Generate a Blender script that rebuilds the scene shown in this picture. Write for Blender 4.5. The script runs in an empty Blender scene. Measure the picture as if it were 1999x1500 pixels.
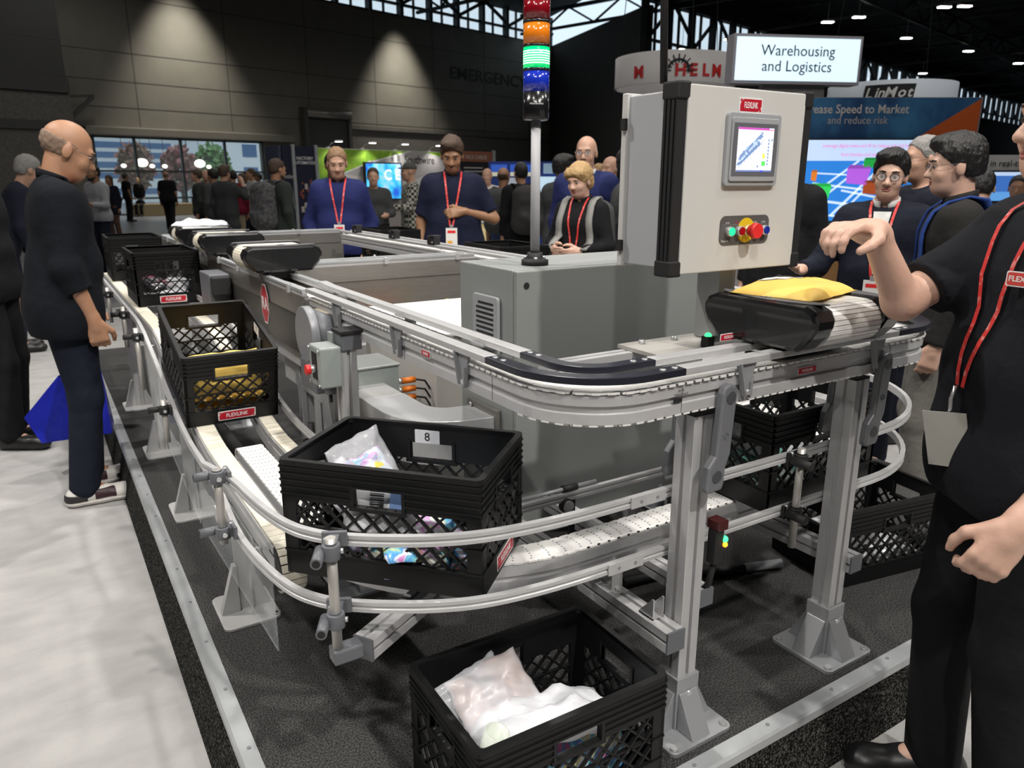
import bpy, bmesh, math, random
import numpy as np
from mathutils import Vector, Matrix, Euler, noise
random.seed(7)
SC = bpy.context.scene
COL = SC.collection
R = math.radians
# ---------------------------------------------------------------- camera
cd = bpy.data.cameras.new('camera'); cam = bpy.data.objects.new('camera', cd); COL.objects.link(cam)
cd.sensor_width = 36.0; cd.lens = 1468.0 / 1999.0 * 36.0
cam.location = (0, 0, 1.55)
cam.rotation_euler = (R(90) - math.atan(398 / 1468.0), 0, R(-32.2))
cd.clip_start = .05; cd.clip_end = 300
cd.dof.use_dof = True; cd.dof.focus_distance = 1.95; cd.dof.aperture_fstop = 6.0
SC.camera = cam
# ---------------------------------------------------------------- world (daylight outside the hall)
w = bpy.data.worlds.new('daylight'); SC.world = w; w.use_nodes = True
bg = w.node_tree.nodes['Background']; bg.inputs[0].default_value = (.72, .88, 1.0, 1); bg.inputs[1].default_value = 1.1
SC.view_settings.view_transform = 'Standard'; SC.view_settings.look = 'None'
SC.view_settings.gamma = 1.0; SC.view_settings.use_curve_mapping = False
SC.view_settings.exposure = 0.0
SC.cycles.use_denoising = True
SC.cycles.max_bounces = 6; SC.cycles.diffuse_bounces = 3; SC.cycles.glossy_bounces = 3
SC.cycles.transmission_bounces = 5; SC.cycles.transparent_max_bounces = 10
SC.cycles.caustics_reflective = False; SC.cycles.caustics_refractive = False
SC.cycles.sample_clamp_indirect = 4.0
def spot(name, loc, aim, power, size=60, blend=.6, radius=.25, color=(1, .96, .9)):
    l = bpy.data.lights.new(name, 'SPOT'); l.energy = power; l.spot_size = R(size); l.spot_blend = blend
    l.shadow_soft_size = radius; l.color = color
    o = bpy.data.objects.new(name, l); COL.objects.link(o); o.location = loc
    o.rotation_euler = (Vector(aim) - Vector(loc)).to_track_quat('-Z', 'Y').to_euler()
    return o
# hall lamps high in the roof, aimed at the stand
spot('hall_lamp', (1.7, -4.4, 8.6), (1.5, 1.9, .8), 2200, 50, .5, .14)
spot('hall_lamp', (-2.8, -3.4, 8.4), (.6, 2.2, .7), 1000, 46, .5, .14)
spot('hall_lamp', (-3.6, 5.6, 9.2), (.5, 3.0, .3), 1700, 60, .6, .12)
spot('hall_lamp', (3.6, 6.6, 9.4), (1.4, 3.6, .6), 1300, 70, .6, .16)
spot('hall_lamp', (-2.6, .4, 9.2), (-.5, 3.6, 0), 600, 60, .6, .16)
spot('hall_lamp', (5.6, -1.2, 9.0), (3.2, 2.2, 1), 800, 60, .6, .2)
spot('hall_lamp', (2.2, 1.0, 9.4), (3.0, 5.4, 1.2), 1000, 60, .7, .2)
spot('hall_lamp', (4.0, 7.0, 9.4), (4.2, 11.0, 1), 600, 80, .7, .3)
spot('hall_lamp', (9.0, 3.0, 9.4), (8.0, 6.5, 0), 800, 85, .7, .3)
# wide fill lights added over the roof to raise the hall's ambient light
for hx, hy, hp in ((-6, -3, 700), (4, -5, 700), (-6, 9, 600), (3, 14, 500), (12, 2, 600), (12, 14, 600), (-2, 24, 500), (9, 25, 600), (24, 12, 700), (20, 28, 700), (36, 20, 700), (3, 33, 300)):
    spot('hall_fill_light', (hx, hy, 11.2), (hx, hy, 0), hp, 165, .6, .5, (1, .97, .92))

# ---------------------------------------------------------------- materials
MATS = {}
def mat(name, col, rough=.5, metal=0.0, noise_amt=0.0, noise_scale=40, bump=0.0, bump_scale=60, emit=0.0, trans=0.0, alpha=1.0, spec=.5, coat=0.0, col2=None, detail=6, stretch=None, thr=None):
    if name in MATS: return MATS[name]
    m = bpy.data.materials.new(name); m.use_nodes = True; MATS[name] = m
    nt = m.node_tree; N = nt.nodes; L = nt.links; p = N['Principled BSDF']
    c = (col[0], col[1], col[2], 1)
    p.inputs['Base Color'].default_value = c; p.inputs['Roughness'].default_value = rough; p.inputs['Metallic'].default_value = metal
    p.inputs['Specular IOR Level'].default_value = spec
    if coat: p.inputs['Coat Weight'].default_value = coat
    if trans: p.inputs['Transmission Weight'].default_value = trans
    if alpha < 1: p.inputs['Alpha'].default_value = alpha
    if emit:
        p.inputs['Emission Color'].default_value = c; p.inputs['Emission Strength'].default_value = emit
    co = None
    def coord():
        nonlocal co
        if co is None:
            tc = N.new('ShaderNodeTexCoord'); co = tc.outputs['Object']
            if stretch:
                mp = N.new('ShaderNodeMapping'); mp.inputs['Scale'].default_value = stretch; L.new(co, mp.inputs[0]); co = mp.outputs[0]
        return co
    if col2 is not None or noise_amt:
        n = N.new('ShaderNodeTexNoise'); n.inputs['Scale'].default_value = noise_scale; n.inputs['Detail'].default_value = detail
        L.new(coord(), n.inputs['Vector'])
        r = N.new('ShaderNodeValToRGB'); a, b = (thr or (.35, .65)); r.color_ramp.elements[0].position = a; r.color_ramp.elements[1].position = b
        c2 = col2 or tuple(max(0, v * (1 - noise_amt)) for v in col)
        r.color_ramp.elements[0].color = c; r.color_ramp.elements[1].color = (c2[0], c2[1], c2[2], 1)
        L.new(n.outputs['Fac'], r.inputs['Fac']); L.new(r.outputs['Color'], p.inputs['Base Color'])
    if bump:
        n = N.new('ShaderNodeTexNoise'); n.inputs['Scale'].default_value = bump_scale; n.inputs['Detail'].default_value = 4
        L.new(coord(), n.inputs['Vector'])
        b = N.new('ShaderNodeBump'); b.inputs['Strength'].default_value = bump; b.inputs['Distance'].default_value = .02
        L.new(n.outputs['Fac'], b.inputs['Height']); L.new(b.outputs['Normal'], p.inputs['Normal'])
    return m
ALU = mat('anodised aluminium', (.58, .58, .59), .36, .35, .06, 30)
ALUD = mat('darker cast aluminium', (.26, .265, .285), .42, .2)
STEEL = mat('brushed steel', (.30, .285, .265), .30, .6, .12, 14, stretch=(1, 1, 12))
CHROME = mat('bright zinc', (.72, .72, .73), .25, .7)
GALV = mat('galvanised edge', (.55, .57, .59), .4, .4, .2, 8)
BLK = mat('black moulded plastic', (.010, .010, .011), .38)
BLKG = mat('glossy black plastic', (.008, .008, .009), .22, coat=.3)
BLKM = mat('matt black', (.012, .012, .013), .65)
BLKN = mat('blue black nylon', (.012, .013, .022), .3)
GRYP = mat('grey plastic', (.13, .135, .15), .45)
GRYL = mat('light grey plastic', (.35, .36, .38), .5)
CAB = mat('cabinet grey paint', (.30, .315, .31), .42, .15)
CABW = mat('warm white paint', (.60, .59, .57), .42)
BOXG = mat('box grey green paint', (.30, .33, .32), .45)
CHAIN = mat('white acetal chain', (.80, .79, .77), .45)
BELT = mat('cream belt', (.80, .75, .63), .5)
RED = mat('sign red', (.50, .012, .030), .45)
REDB = mat('bright red', (.75, .03, .03), .4)
WHITE = mat('white print', (.82, .82, .82), .5)
PAPER = mat('white label', (.72, .73, .76), .55)
INK = mat('ink', (.012, .012, .014), .6)
ORNG = mat('orange connector', (.80, .20, .015), .4)
YEL = mat('yellow plastic', (.80, .58, .02), .45)
MANILA = mat('yellow mailer paper', (.95, .64, .15), .55, bump=.10, bump_scale=25)
POLYW = mat('white poly bag', (.70, .71, .75), .4, bump=.35, bump_scale=14)
CLEARP = mat('clear plastic bag', (.9, .92, .97), .12, alpha=.28, bump=.4, bump_scale=20)
ACRYL = mat('clear acrylic', (.85, .9, .93), .08, alpha=.16)
PCB = mat('colour printed film', (.55, .75, .9), .25)
CARPD = mat('charcoal carpet', (.026, .026, .027), .95, col2=(.15, .148, .145), noise_scale=230, thr=(.38, .72), bump=.6, bump_scale=300, spec=.1, detail=3)
CARPR = mat('coarse black carpet', (.010, .010, .010), .98, col2=(.16, .16, .15), noise_scale=150, thr=(.45, .75), bump=.8, bump_scale=160, spec=.05, detail=2)
CARPL = mat('light grey carpet', (.42, .413, .405), .95, col2=(.335, .33, .325), noise_scale=9.0, thr=(.36, .74), bump=.3, bump_scale=240, spec=.1, stretch=(.55, 1, 1), detail=4)
CARPH = mat('hall floor', (.19, .19, .20), .38, col2=(.14, .14, .15), noise_scale=3)
WALLP = mat('precast wall panel', (.205, .195, .165), .75, .0, .1, 1.2)
WALLD = mat('dark wall panel', (.075, .075, .075), .8)
JOINT = mat('panel joint', (.09, .087, .078), .8)
BLOCKW = mat('concrete block', (.17, .16, .145), .85, 0, .25, 9)
ROOFM = mat('roof black', (.010, .011, .012), .9)
TRUSS = mat('truss paint', (.022, .026, .030), .7)
FRAMEB = mat('window frame', (.055, .07, .075), .5)
LAMPE = mat('lamp lens', (1, .97, .9), .4, emit=30)
SKYP = mat('daylight pane', (.62, .82, 1.0), .5, emit=1.2)

# ---------------------------------------------------------------- mesh builder
def rotz(a): return Matrix.Rotation(a, 4, 'Z')
class G:
    def __init__(s): s.v = []; s.f = []; s.m = []; s.ms = []; s.sm = []; s.mx = None
    def mi(s, m):
        if m not in s.ms: s.ms.append(m)
        return s.ms.index(m)
    def add(s, vs, fs, m, smooth=False):
        o = len(s.v); k = s.mi(m)
        if s.mx is not None: vs = [tuple(s.mx @ Vector(v)) for v in vs]
        s.v += [tuple(v) for v in vs]
        for f in fs: s.f.append(tuple(i + o for i in f)); s.m.append(k); s.sm.append(smooth)
        return s
    def box(s, lo, hi, m, mx=None):
        (a, b, c), (d, e, f) = lo, hi
        vs = [(a, b, c), (d, b, c), (d, e, c), (a, e, c), (a, b, f), (d, b, f), (d, e, f), (a, e, f)]
        if mx is not None: vs = [tuple(mx @ Vector(v)) for v in vs]
        return s.add(vs, [(0, 3, 2, 1), (4, 5, 6, 7), (0, 1, 5, 4), (1, 2, 6, 5), (2, 3, 7, 6), (3, 0, 4, 7)], m)
    def cbox(s, c, d, m, mx=None):
        return s.box([c[i] - d[i] / 2 for i in range(3)], [c[i] + d[i] / 2 for i in range(3)], m, mx)
    def bar(s, p, q, w, h, m, up=(0, 0, 1)):
        p, q = Vector(p), Vector(q); d = q - p; L = d.length; d.normalize()
        u = Vector(up); sx = d.cross(u)
        if sx.length < 1e-5: sx = d.cross(Vector((1, 0, 0)))
        sx.normalize(); u = sx.cross(d)
        mx = Matrix(((sx.x, d.x, u.x, p.x), (sx.y, d.y, u.y, p.y), (sx.z, d.z, u.z, p.z), (0, 0, 0, 1)))
        return s.box((-w / 2, 0, -h / 2), (w / 2, L, h / 2), m, mx)
    def cyl(s, p, q, r, m, n=16, r2=None, caps=True, smooth=True):
        p, q = Vector(p), Vector(q); d = (q - p).normalized(); a = d.orthogonal().normalized(); b = d.cross(a); r2 = r if r2 is None else r2
        vs = []
        for c, rr in ((p, r), (q, r2)):
            for i in range(n):
                t = 2 * math.pi * i / n; vs.append(c + (a * math.cos(t) + b * math.sin(t)) * rr)
        s.add(vs, [(i, (i + 1) % n, n + (i + 1) % n, n + i) for i in range(n)], m, smooth)
        if caps: s.add(vs, [tuple(range(n - 1, -1, -1)), tuple(range(n, 2 * n))], m)
        return s
    def tube(s, pts, r, m, n=8, smooth=True):
        prof = [(math.cos(2 * math.pi * i / n) * r, math.sin(2 * math.pi * i / n) * r) for i in range(n)]
        return s.sweep3(prof, pts, m, smooth)
    def sweep3(s, prof, pts, m, smooth=False, up=(0, 0, 1), caps=True):
        P = [Vector(p) for p in pts]; n = len(prof); vs = []; U = Vector(up)
        for i, p in enumerate(P):
            if i == 0: d = P[1] - P[0]
            elif i == len(P) - 1: d = P[-1] - P[-2]
            else: d = (P[i + 1] - p).normalized() + (p - P[i - 1]).normalized()
            d.normalize(); sx = d.cross(U)
            if sx.length < 1e-4: sx = d.cross(Vector((.3, 1, 0)))
            sx.normalize(); uu = sx.cross(d)
            k = 1.0
            if 0 < i < len(P) - 1:
                c = (P[i + 1] - p).normalized().dot((p - P[i - 1]).normalized()); k = 1 / math.sqrt(max(.3, (1 + c) / 2))
            for a, b in prof: vs.append(p + sx * a * k + uu * b)
        fs = []
        for i in range(len(P) - 1):
            for j in range(n): fs.append((i * n + j, i * n + (j + 1) % n, (i + 1) * n + (j + 1) % n, (i + 1) * n + j))
        s.add(vs, fs, m, smooth)
        if caps: s.add(vs[:n] + vs[-n:], [tuple(range(n - 1, -1, -1)), tuple(range(n, 2 * n))], m)
        return s
    def prism(s, poly, t0, t1, m, mx=None, smooth=False):
        # poly in local xy, extruded along local z
        n = len(poly); vs = [(x, y, t0) for x, y in poly] + [(x, y, t1) for x, y in poly]
        if mx is not None: vs = [tuple(mx @ Vector(v)) for v in vs]
        s.add(vs, [(i, (i + 1) % n, n + (i + 1) % n, n + i) for i in range(n)], m, smooth)
        return s.add(vs, [tuple(range(n - 1, -1, -1)), tuple(range(n, 2 * n))], m)
    def lathe(s, prof, m, c=(0, 0, 0), n=24, smooth=True, mx=None):
        vs = []
        for r, z in prof:
            for i in range(n):
                t = 2 * math.pi * i / n; vs.append((c[0] + r * math.cos(t), c[1] + r * math.sin(t), c[2] + z))
        if mx is not None: vs = [tuple(mx @ Vector(v)) for v in vs]
        fs = [(k * n + i, k * n + (i + 1) % n, (k + 1) * n + (i + 1) % n, (k + 1) * n + i) for k in range(len(prof) - 1) for i in range(n)]
        return s.add(vs, fs, m, smooth)
    def sph(s, c, r, m, n=16, k=10, mx=None):
        r = (r, r, r) if not hasattr(r, '__len__') else r
        vs = []; 
        for j in range(k + 1):
            ph = math.pi * j / k
            for i in range(n):
                t = 2 * math.pi * i / n; vs.append((c[0] + r[0] * math.sin(ph) * math.cos(t), c[1] + r[1] * math.sin(ph) * math.sin(t), c[2] + r[2] * math.cos(ph)))
        if mx is not None: vs = [tuple(mx @ Vector(v)) for v in vs]
        fs = [(j * n + i, (j + 1) * n + i, (j + 1) * n + (i + 1) % n, j * n + (i + 1) % n) for j in range(k) for i in range(n)]
        return s.add(vs, fs, m, True)
    def text(s, body, size, m, mx, align='CENTER', extrude=.0005, bold=0.0, shear=0.0, sx=1.0):
        cu = bpy.data.curves.new('t', 'FONT'); cu.body = body; cu.size = size; cu.align_x = align; cu.align_y = 'CENTER'
        cu.extrude = extrude; cu.offset = bold; cu.shear = shear; cu.resolution_u = 3
        o = bpy.data.objects.new('t', cu); me = bpy.data.meshes.new_from_object(o)
        S = Matrix.Diagonal((sx, 1, 1, 1))
        s.add([tuple(mx @ S @ v.co) for v in me.vertices], [tuple(p.vertices) for p in me.polygons], m)
        bpy.data.meshes.remove(me); bpy.data.objects.remove(o); bpy.data.curves.remove(cu); return s
    def build(s, name, parent=None, bev=0.0, auto=False, loc=None, rot=None):
        me = bpy.data.meshes.new(name); me.from_pydata(s.v, [], s.f); me.update()
        for m in s.ms: me.materials.append(m)
        me.polygons.foreach_set('material_index', s.m); me.polygons.foreach_set('use_smooth', s.sm)
        bm = bmesh.new(); bm.from_mesh(me); bmesh.ops.remove_doubles(bm, verts=bm.verts, dist=1e-6) if not auto else None
        bmesh.ops.recalc_face_normals(bm, faces=bm.faces); bm.to_mesh(me); bm.free()
        o = bpy.data.objects.new(name, me); COL.objects.link(o)
        if parent is not None: o.parent = parent
        if loc is not None: o.location = loc
        if rot is not None: o.rotation_euler = rot
        if bev:
            b = o.modifiers.new('edge', 'BEVEL'); b.width = bev; b.segments = 2; b.limit_method = 'ANGLE'; b.angle_limit = R(40)
        return o
def tag(o, label=None, cat=None, group=None, kind=None):
    if label: o['label'] = label
    if cat: o['category'] = cat
    if group: o['group'] = group
    if kind: o['kind'] = kind
    return o
def thing(name, label, cat, loc=(0, 0, 0), rz=0.0, group=None):
    o = bpy.data.objects.new(name, None); COL.objects.link(o); o.location = loc; o.rotation_euler = (0, 0, rz); o.empty_display_size = .1
    return tag(o, label, cat, group)
def struct(name, g, bev=0.0): return tag(g.build(name, bev=bev), kind='structure')
KIDS = None
def dup(root, label=None, loc=None, rot=None, group=None):
    def cp(o, par):
        c = o.copy(); COL.objects.link(c); c.parent = par
        for ch in o.children: cp(ch, c)
        return c
    r = cp(root, None)
    if loc is not None: r.location = loc
    if rot is not None: r.rotation_euler = rot
    if label: r['label'] = label
    if group: r['group'] = group
    return r
def fr(o, u, v=(0, 0, 1)):
    # frame whose local x runs along u, local y along v, local z out of the surface
    u = Vector(u).normalized(); v = Vector(v).normalized(); n = u.cross(v)
    return Matrix(((u.x, v.x, n.x, o[0]), (u.y, v.y, n.y, o[1]), (u.z, v.z, n.z, o[2]), (0, 0, 0, 1)))
def rrect(w, h, r, n=4, cx=0, cy=0):
    out = []
    for (sx, sy, a0) in ((1, 1, 0), (-1, 1, 90), (-1, -1, 180), (1, -1, 270)):
        for i in range(n + 1):
            a = R(a0 + 90 * i / n); out.append((cx + sx * (w / 2 - r) + r * math.cos(a), cy + sy * (h / 2 - r) + r * math.sin(a)))
    return out
def arc(cx, cy, r, a0, a1, n, z=0.0):
    return [(cx + r * math.cos(R(a0 + (a1 - a0) * i / n)), cy + r * math.sin(R(a0 + (a1 - a0) * i / n)), z) for i in range(n + 1)]
# ================================================================ HALL
PH = .20                                  # height of the stand's raised floor
PX, PY = .262, 1.014                      # its left and front edges
g = G(); g.box((-26, -16, -.30), (125, 62, -.008), CARPH); struct('floor', g)
g = G(); g.box((-9, -5, -.008), (6.8, 10.6, 0), CARPL); struct('floor_carpet', g)
g = G(); z_ = PH - .004; g.add([(PX - .046, PY - .030, 0), (3.48, PY - .03, 0), (3.48, 6.98, 0), (PX - .046, 6.98, 0), (PX, PY, z_), (3.45, PY, z_), (3.45, 6.95, z_), (PX, 6.95, z_)], [(0, 1, 5, 4), (1, 2, 6, 5), (2, 3, 7, 6), (3, 0, 4, 7), (4, 5, 6, 7)], CARPR)
g.box((PX + .012, PY + .012, PH - .004), (3.44, 6.94, PH), CARPD); struct('floor_platform', g)
def edge(name, p, q, inw):
    g = G(); p, q, inw = Vector(p), Vector(q), Vector(inw); d = (q - p).normalized(); out = -inw
    prof = [(0, 0), (0, .004), (.040, .004), (.046, -.002), (.046, -.026), (.043, -.026), (.043, 0)]
    P = [p + inw * .034, q + inw * .034]; n = len(prof); vs = []
    for b in P:
        for a, z in prof: vs.append(b + out * a + Vector((0, 0, z)))
    g.add(vs, [(j, (j + 1) % n, n + (j + 1) % n, n + j) for j in range(n)] + [tuple(range(n)), tuple(range(n, 2 * n))], GALV)
    L = (q - p).length; k = .12
    while k < L:
        c = p + d * k + inw * .016; g.cyl(c + Vector((0, 0, .003)), c + Vector((0, 0, .0065)), .005, ALUD, 10); k += .26
    struct(name, g)
edge('trim_1', (PX, PY, PH), (PX, 6.9, PH), (1, 0, 0))
edge('trim_2', (PX, PY, PH), (3.4, PY, PH), (0, 1, 0))

BW = fr((5.179, 39.282, 0), (.965, .262, 0))          # back wall frame: x along wall, y up, z towards the room
def bwbox(g, a, b, m): g.box(a, b, m, BW)
HB = 10.6
g = G()
bwbox(g, (-32, 0, -.5), (-2.4, HB, 0), WALLP); bwbox(g, (-2.4, 3.45, -.5), (5.75, HB, 0), WALLP); bwbox(g, (5.75, 0, -.5), (28.5, HB, 0), WALLP)
for z in (4.65, 5.74, 6.93, 9.2): bwbox(g, (-2.6 if z < 5 else -3.6, z - .02, 0), (28.5, z + .02, .006), JOINT)
for s_ in (-.30, 4.12, 8.58, 13.0, 17.4, 21.8, 26.2): bwbox(g, (s_ - .022, 3.9 if s_ < 7 else 4.5, 0), (s_ + .022, HB, .006), JOINT)
struct('wall_back', g)
g = G(); bwbox(g, (-2.75, 3.45, 0), (7.4, 3.80, .35), WALLP); struct('trim_3', g, .03)
g = G(); bwbox(g, (11.0, 4.30, 0), (28.5, 4.50, .18), BLOCKW); bwbox(g, (11.0, 0, 0), (28.5, 4.30, .10), BLOCKW); struct('trim_4', g)
g = G(); bwbox(g, (-32, 0, 0), (-3.55, HB, 1.3), WALLD); bwbox(g, (-32, 0, 1.3), (-3.5, 4.9, 1.34), BLOCKW)
bwbox(g, (-32, 4.95, 1.3), (-3.5, 5.5, 1.42), WALLD); bwbox(g, (-32, 3.5, 1.34), (-3.5, 3.85, 1.42), WALLD); bwbox(g, (-32, 6.95, 1.3), (-3.55, 7.0, 1.31), JOINT)
struct('wall_left', g)
g = G(); a = BW @ Vector((-3.5, 5.0, .8)); 
g.bar(BW @ Vector((-3.5, 4.88, .8)), BW @ Vector((-2.4, 4.98, .8)), .14, .10, WALLD); g.bar(BW @ Vector((-3.5, 4.0, .8)), BW @ Vector((-2.45, 4.92, .8)), .14, .16, WALLD)
struct('trim_5', g)
# window wall with mullions and glass
g = G()
for s_ in (-2.36, -.62, 1.5, 3.69, 5.71): bwbox(g, (s_ - .05, 0, -.22), (s_ + .05, 3.45, -.08), FRAMEB)
for z in (.04, .75, 1.95, 3.40): bwbox(g, (-2.4, z - .04, -.20), (5.75, z + .04, -.10), FRAMEB)
struct('trim_6', g)
GLASS = mat('window glass', (.85, .95, .97), .05, alpha=.12)
g = G(); bwbox(g, (-2.36, 0, -.16), (5.71, 3.43, -.15), GLASS); struct('window_1', g)
g = G(); bwbox(g, (-1.6, 0, .5), (1.75, .52, 1.25), mat('tan ledge', (.30, .235, .13), .7)); tag(g.build('window_bench', bev=.02), 'long low tan bench wall under the big hall window', 'bench')
# roller shutter
g = thing('roller_shutter', 'dark roller shutter with round housing mounted on the hall wall', 'shutter', (0, 0, 0))
q = G(); bwbox(q, (8.2, 0, .05), (10.8, 4.75, .14), WALLD); q.build('curtain', g)
q = G(); q.cyl(BW @ Vector((8.15, 4.98, .28)), BW @ Vector((10.95, 4.98, .28)), .23, mat('housing metal', (.30, .28, .26), .4, .5), 20); q.build('housing', g)
q = G(); bwbox(q, (7.95, 0, .02), (8.2, 5.25, .45), WALLD); bwbox(q, (10.8, 0, .02), (11.0, 5.25, .35), WALLD); q.build('guide_frame', g)
# EMERGENCY lettering on the wall
g = G(); g.text('EMERGENCY EXIT', .98, mat('dark wall letters', (.055, .052, .047), .7), BW @ Matrix.Translation((18.7, 7.95, .012)), 'LEFT', .01, .012, sx=1.28)
tag(g.build('wall_lettering'), 'large dark capital letters EMERGENCY on the grey hall wall', 'lettering')
# jog wall, far wall, enclosing walls, roof
def wallseg(name, p, q, z0, z1, t, m):
    g = G(); p, q = Vector((p[0], p[1], 0)), Vector((q[0], q[1], 0)); u = (q - p).normalized(); F = fr(p, u); g.box((0, z0, -t), ((q - p).length, z1, 0), m, F); struct(name, g); return F
C0 = BW @ Vector((28.5, 0, 0)); J0 = (29.55, 33.4)
wallseg('wall_corner', (C0.x, C0.y), J0, 0, HB, .4, WALLD)
FW = wallseg('wall_right', J0, (J0[0] + 92 * .975, J0[1] + 92 * .221), 0, 8.3, .4, WALLD)
wallseg('wall_west', (-25, -15), (-25, 32), 0, 12.4, .4, WALLD); wallseg('wall_south', (124, -15), (-25, -15), 0, 12.4, .4, WALLD); wallseg('wall_east', (123, 56), (123, -15), 0, 12.4, .4, WALLD)
g = G(); a_ = BW @ Vector((-32, 0, -.5)); b_ = BW @ Vector((28.5, 0, -.5)); c_ = FW @ Vector((0, 0, -.42)); d_ = FW @ Vector((92, 0, -.42))
g.prism([(-26, -16), (125, -16), (d_.x, d_.y), (c_.x, c_.y), (b_.x, b_.y), (a_.x, a_.y), (-26, a_.y)], 12.4, 12.7, ROOFM); struct('ceiling', g)
def clerestory(n0, F, a, b, z0, z1, step):
    g = G()
    k = a; i = 0
    g.box((a, z0, -.35), (b, z0 + .12, -.1), TRUSS, F)
    g.box((a, z0 + .62, -.35), (b, z0 + .74, -.1), TRUSS, F)
    while k <= b + .01:
        g.box((k - .11, z0, -.3), (k + .11, z1, .1), TRUSS, F)
        if k + step <= b + .01:
            p, q = F @ Vector((k, z0 + .7, .2)), F @ Vector((k + step, z1, .2)); 
            if i % 2: p, q = F @ Vector((k, z1, .2)), F @ Vector((k + step, z0 + .7, .2))
            g.bar(p, q, .12, .18, TRUSS); 
            g.box((k + step / 2 - .04, z0, -.3), (k + step / 2 + .04, z1, -.15), TRUSS, F)
        k += step; i += 1
    struct('trim_%d' % n0, g)
    g = G(); g.box((a, z0, -.42), (b, z1, -.40), GLASS, F); struct('window_%d' % n0, g)
clerestory(7, BW, 6.2, 28.4, HB, 12.4, 2.22)
clerestory(8, FW, 0, 92, 8.3, 10.9, 2.3)
g = G(); g.box((-32, HB, -.5), (6.2, 12.4, 0), WALLD, BW); g.box((0, 10.9, -.5), (92, 12.4, 0), ROOFM, FW); struct('wall_upper', g)
# roof trusses
def truss(n, p, q, h=1.1):
    g = G(); p, q = Vector(p), Vector(q); d = q - p; L = d.length; d.normalize(); up = Vector((0, 0, h))
    g.bar(p, q, .16, .16, TRUSS); g.bar(p + up, q + up, .2, .2, TRUSS); k = 0; i = 0
    while k < L - .1:
        a, b = p + d * k, p + d * min(L, k + 2)
        g.bar(a if i % 2 else a + up, b + up if i % 2 else b, .1, .1, TRUSS); k += 2; i += 1
    struct('trim_%d' % n, g)
for i in range(7):
    a = FW @ Vector((2 + i * 11.0, 11.0, 0)); b = a + Vector((.221, -.975, 0)) * 42; truss(10 + i, (a.x, a.y, 11.0), (b.x, b.y, 11.0))
for i in range(3):
    a = FW @ Vector((0, 0, 8 + i * 10)); b = FW @ Vector((90, 0, 8 + i * 10)); truss(20 + i, (a.x, a.y, 10.9), (b.x, b.y, 10.9), 1.2)
for i in range(3):
    a = BW @ Vector((7 + i * 9, 0, 0.3)); b = BW @ Vector((7 + i * 9, 0, 40)); truss(25 + i, (a.x, a.y, 10.9), (b.x, b.y, 10.9))
# high bay lamps under the roof
def roof_lamp(loc, rz):
    t = thing('ceiling_light', 'small white high bay lamp glowing under the dark hall roof', 'lamp', loc, rz, 'high bay lamps under the hall roof')
    q = G(); q.box((-.33, -.16, .02), (.33, .16, .12), ALUD); q.cyl((0, 0, .12), (0, 0, 1.95), .02, ALUD, 6); q.build('housing', t)
    q = G(); q.box((-.31, -.14, -.02), (.31, .14, .02), LAMPE); q.build('lens', t)
    return t
LP = [(41.1, 30.7), (41.4, 28.9), (40.5, 37.6), (40.7, 42.1), (49.9, 31.2), (58.6, 31.8), (67.2, 40.1), (67.9, 32.8), (42.9, 24.9), (43.6, 24.2)]
lamp0 = roof_lamp((LP[0][0], LP[0][1], 10.45), -.5)
for x, y in LP[1:]: dup(lamp0, loc=(x, y, 10.45))
# wall washing lamps on the back wall
for s_ in (1.9, 14.6):
    p = BW @ Vector((s_, 11.9, 1.7)); a = BW @ Vector((s_ + .1, 0, 1.0)); spot('wall_washer', p, a, 5200, 66, .9, .25, (1, .94, .82))
g = G()
# ================================================================ OUTSIDE THE WINDOW
OUT = fr((5.179, 39.282, 0), (.965, .262, 0)) @ Matrix.Translation((0, 0, -32))
BLDG = mat('pale cladding', (.78, .82, .84), .6); BGLS = mat('blue building glass', (.10, .20, .38), .25)
t = thing('office_building', 'pale office block with bands of blue windows outside', 'building')
q = G(); q.box((-12, -1, -6), (16.5, 15, 0), BLDG, OUT); q.build('wall', t)
for z in (.4, 1.7, 2.55, 3.35, 4.15):
    q = G(); q.box((-11.5, z, -.05), (15.2, z + .48, .03), BGLS, OUT); q.build('window_band', t)
t = thing('white_building', 'white outside building with plain front and side windows', 'building')
q = G(); q.box((16.6, -1, -4), (30, 15, 2), mat('white render', (.9, .93, .95), .6), OUT); q.build('wall', t)
for z in (1.6, 3.6):
    q = G(); q.box((20.8, z, 1.96), (22.2, z + 1.1, 2.04), BGLS, OUT); q.build('window', t)
g = G(); g.box((-45, -1.4, -30), (50, -.6, 31.4), mat('outside paving', (.5, .52, .5), .8), OUT); struct('outside_ground', g)
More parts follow.
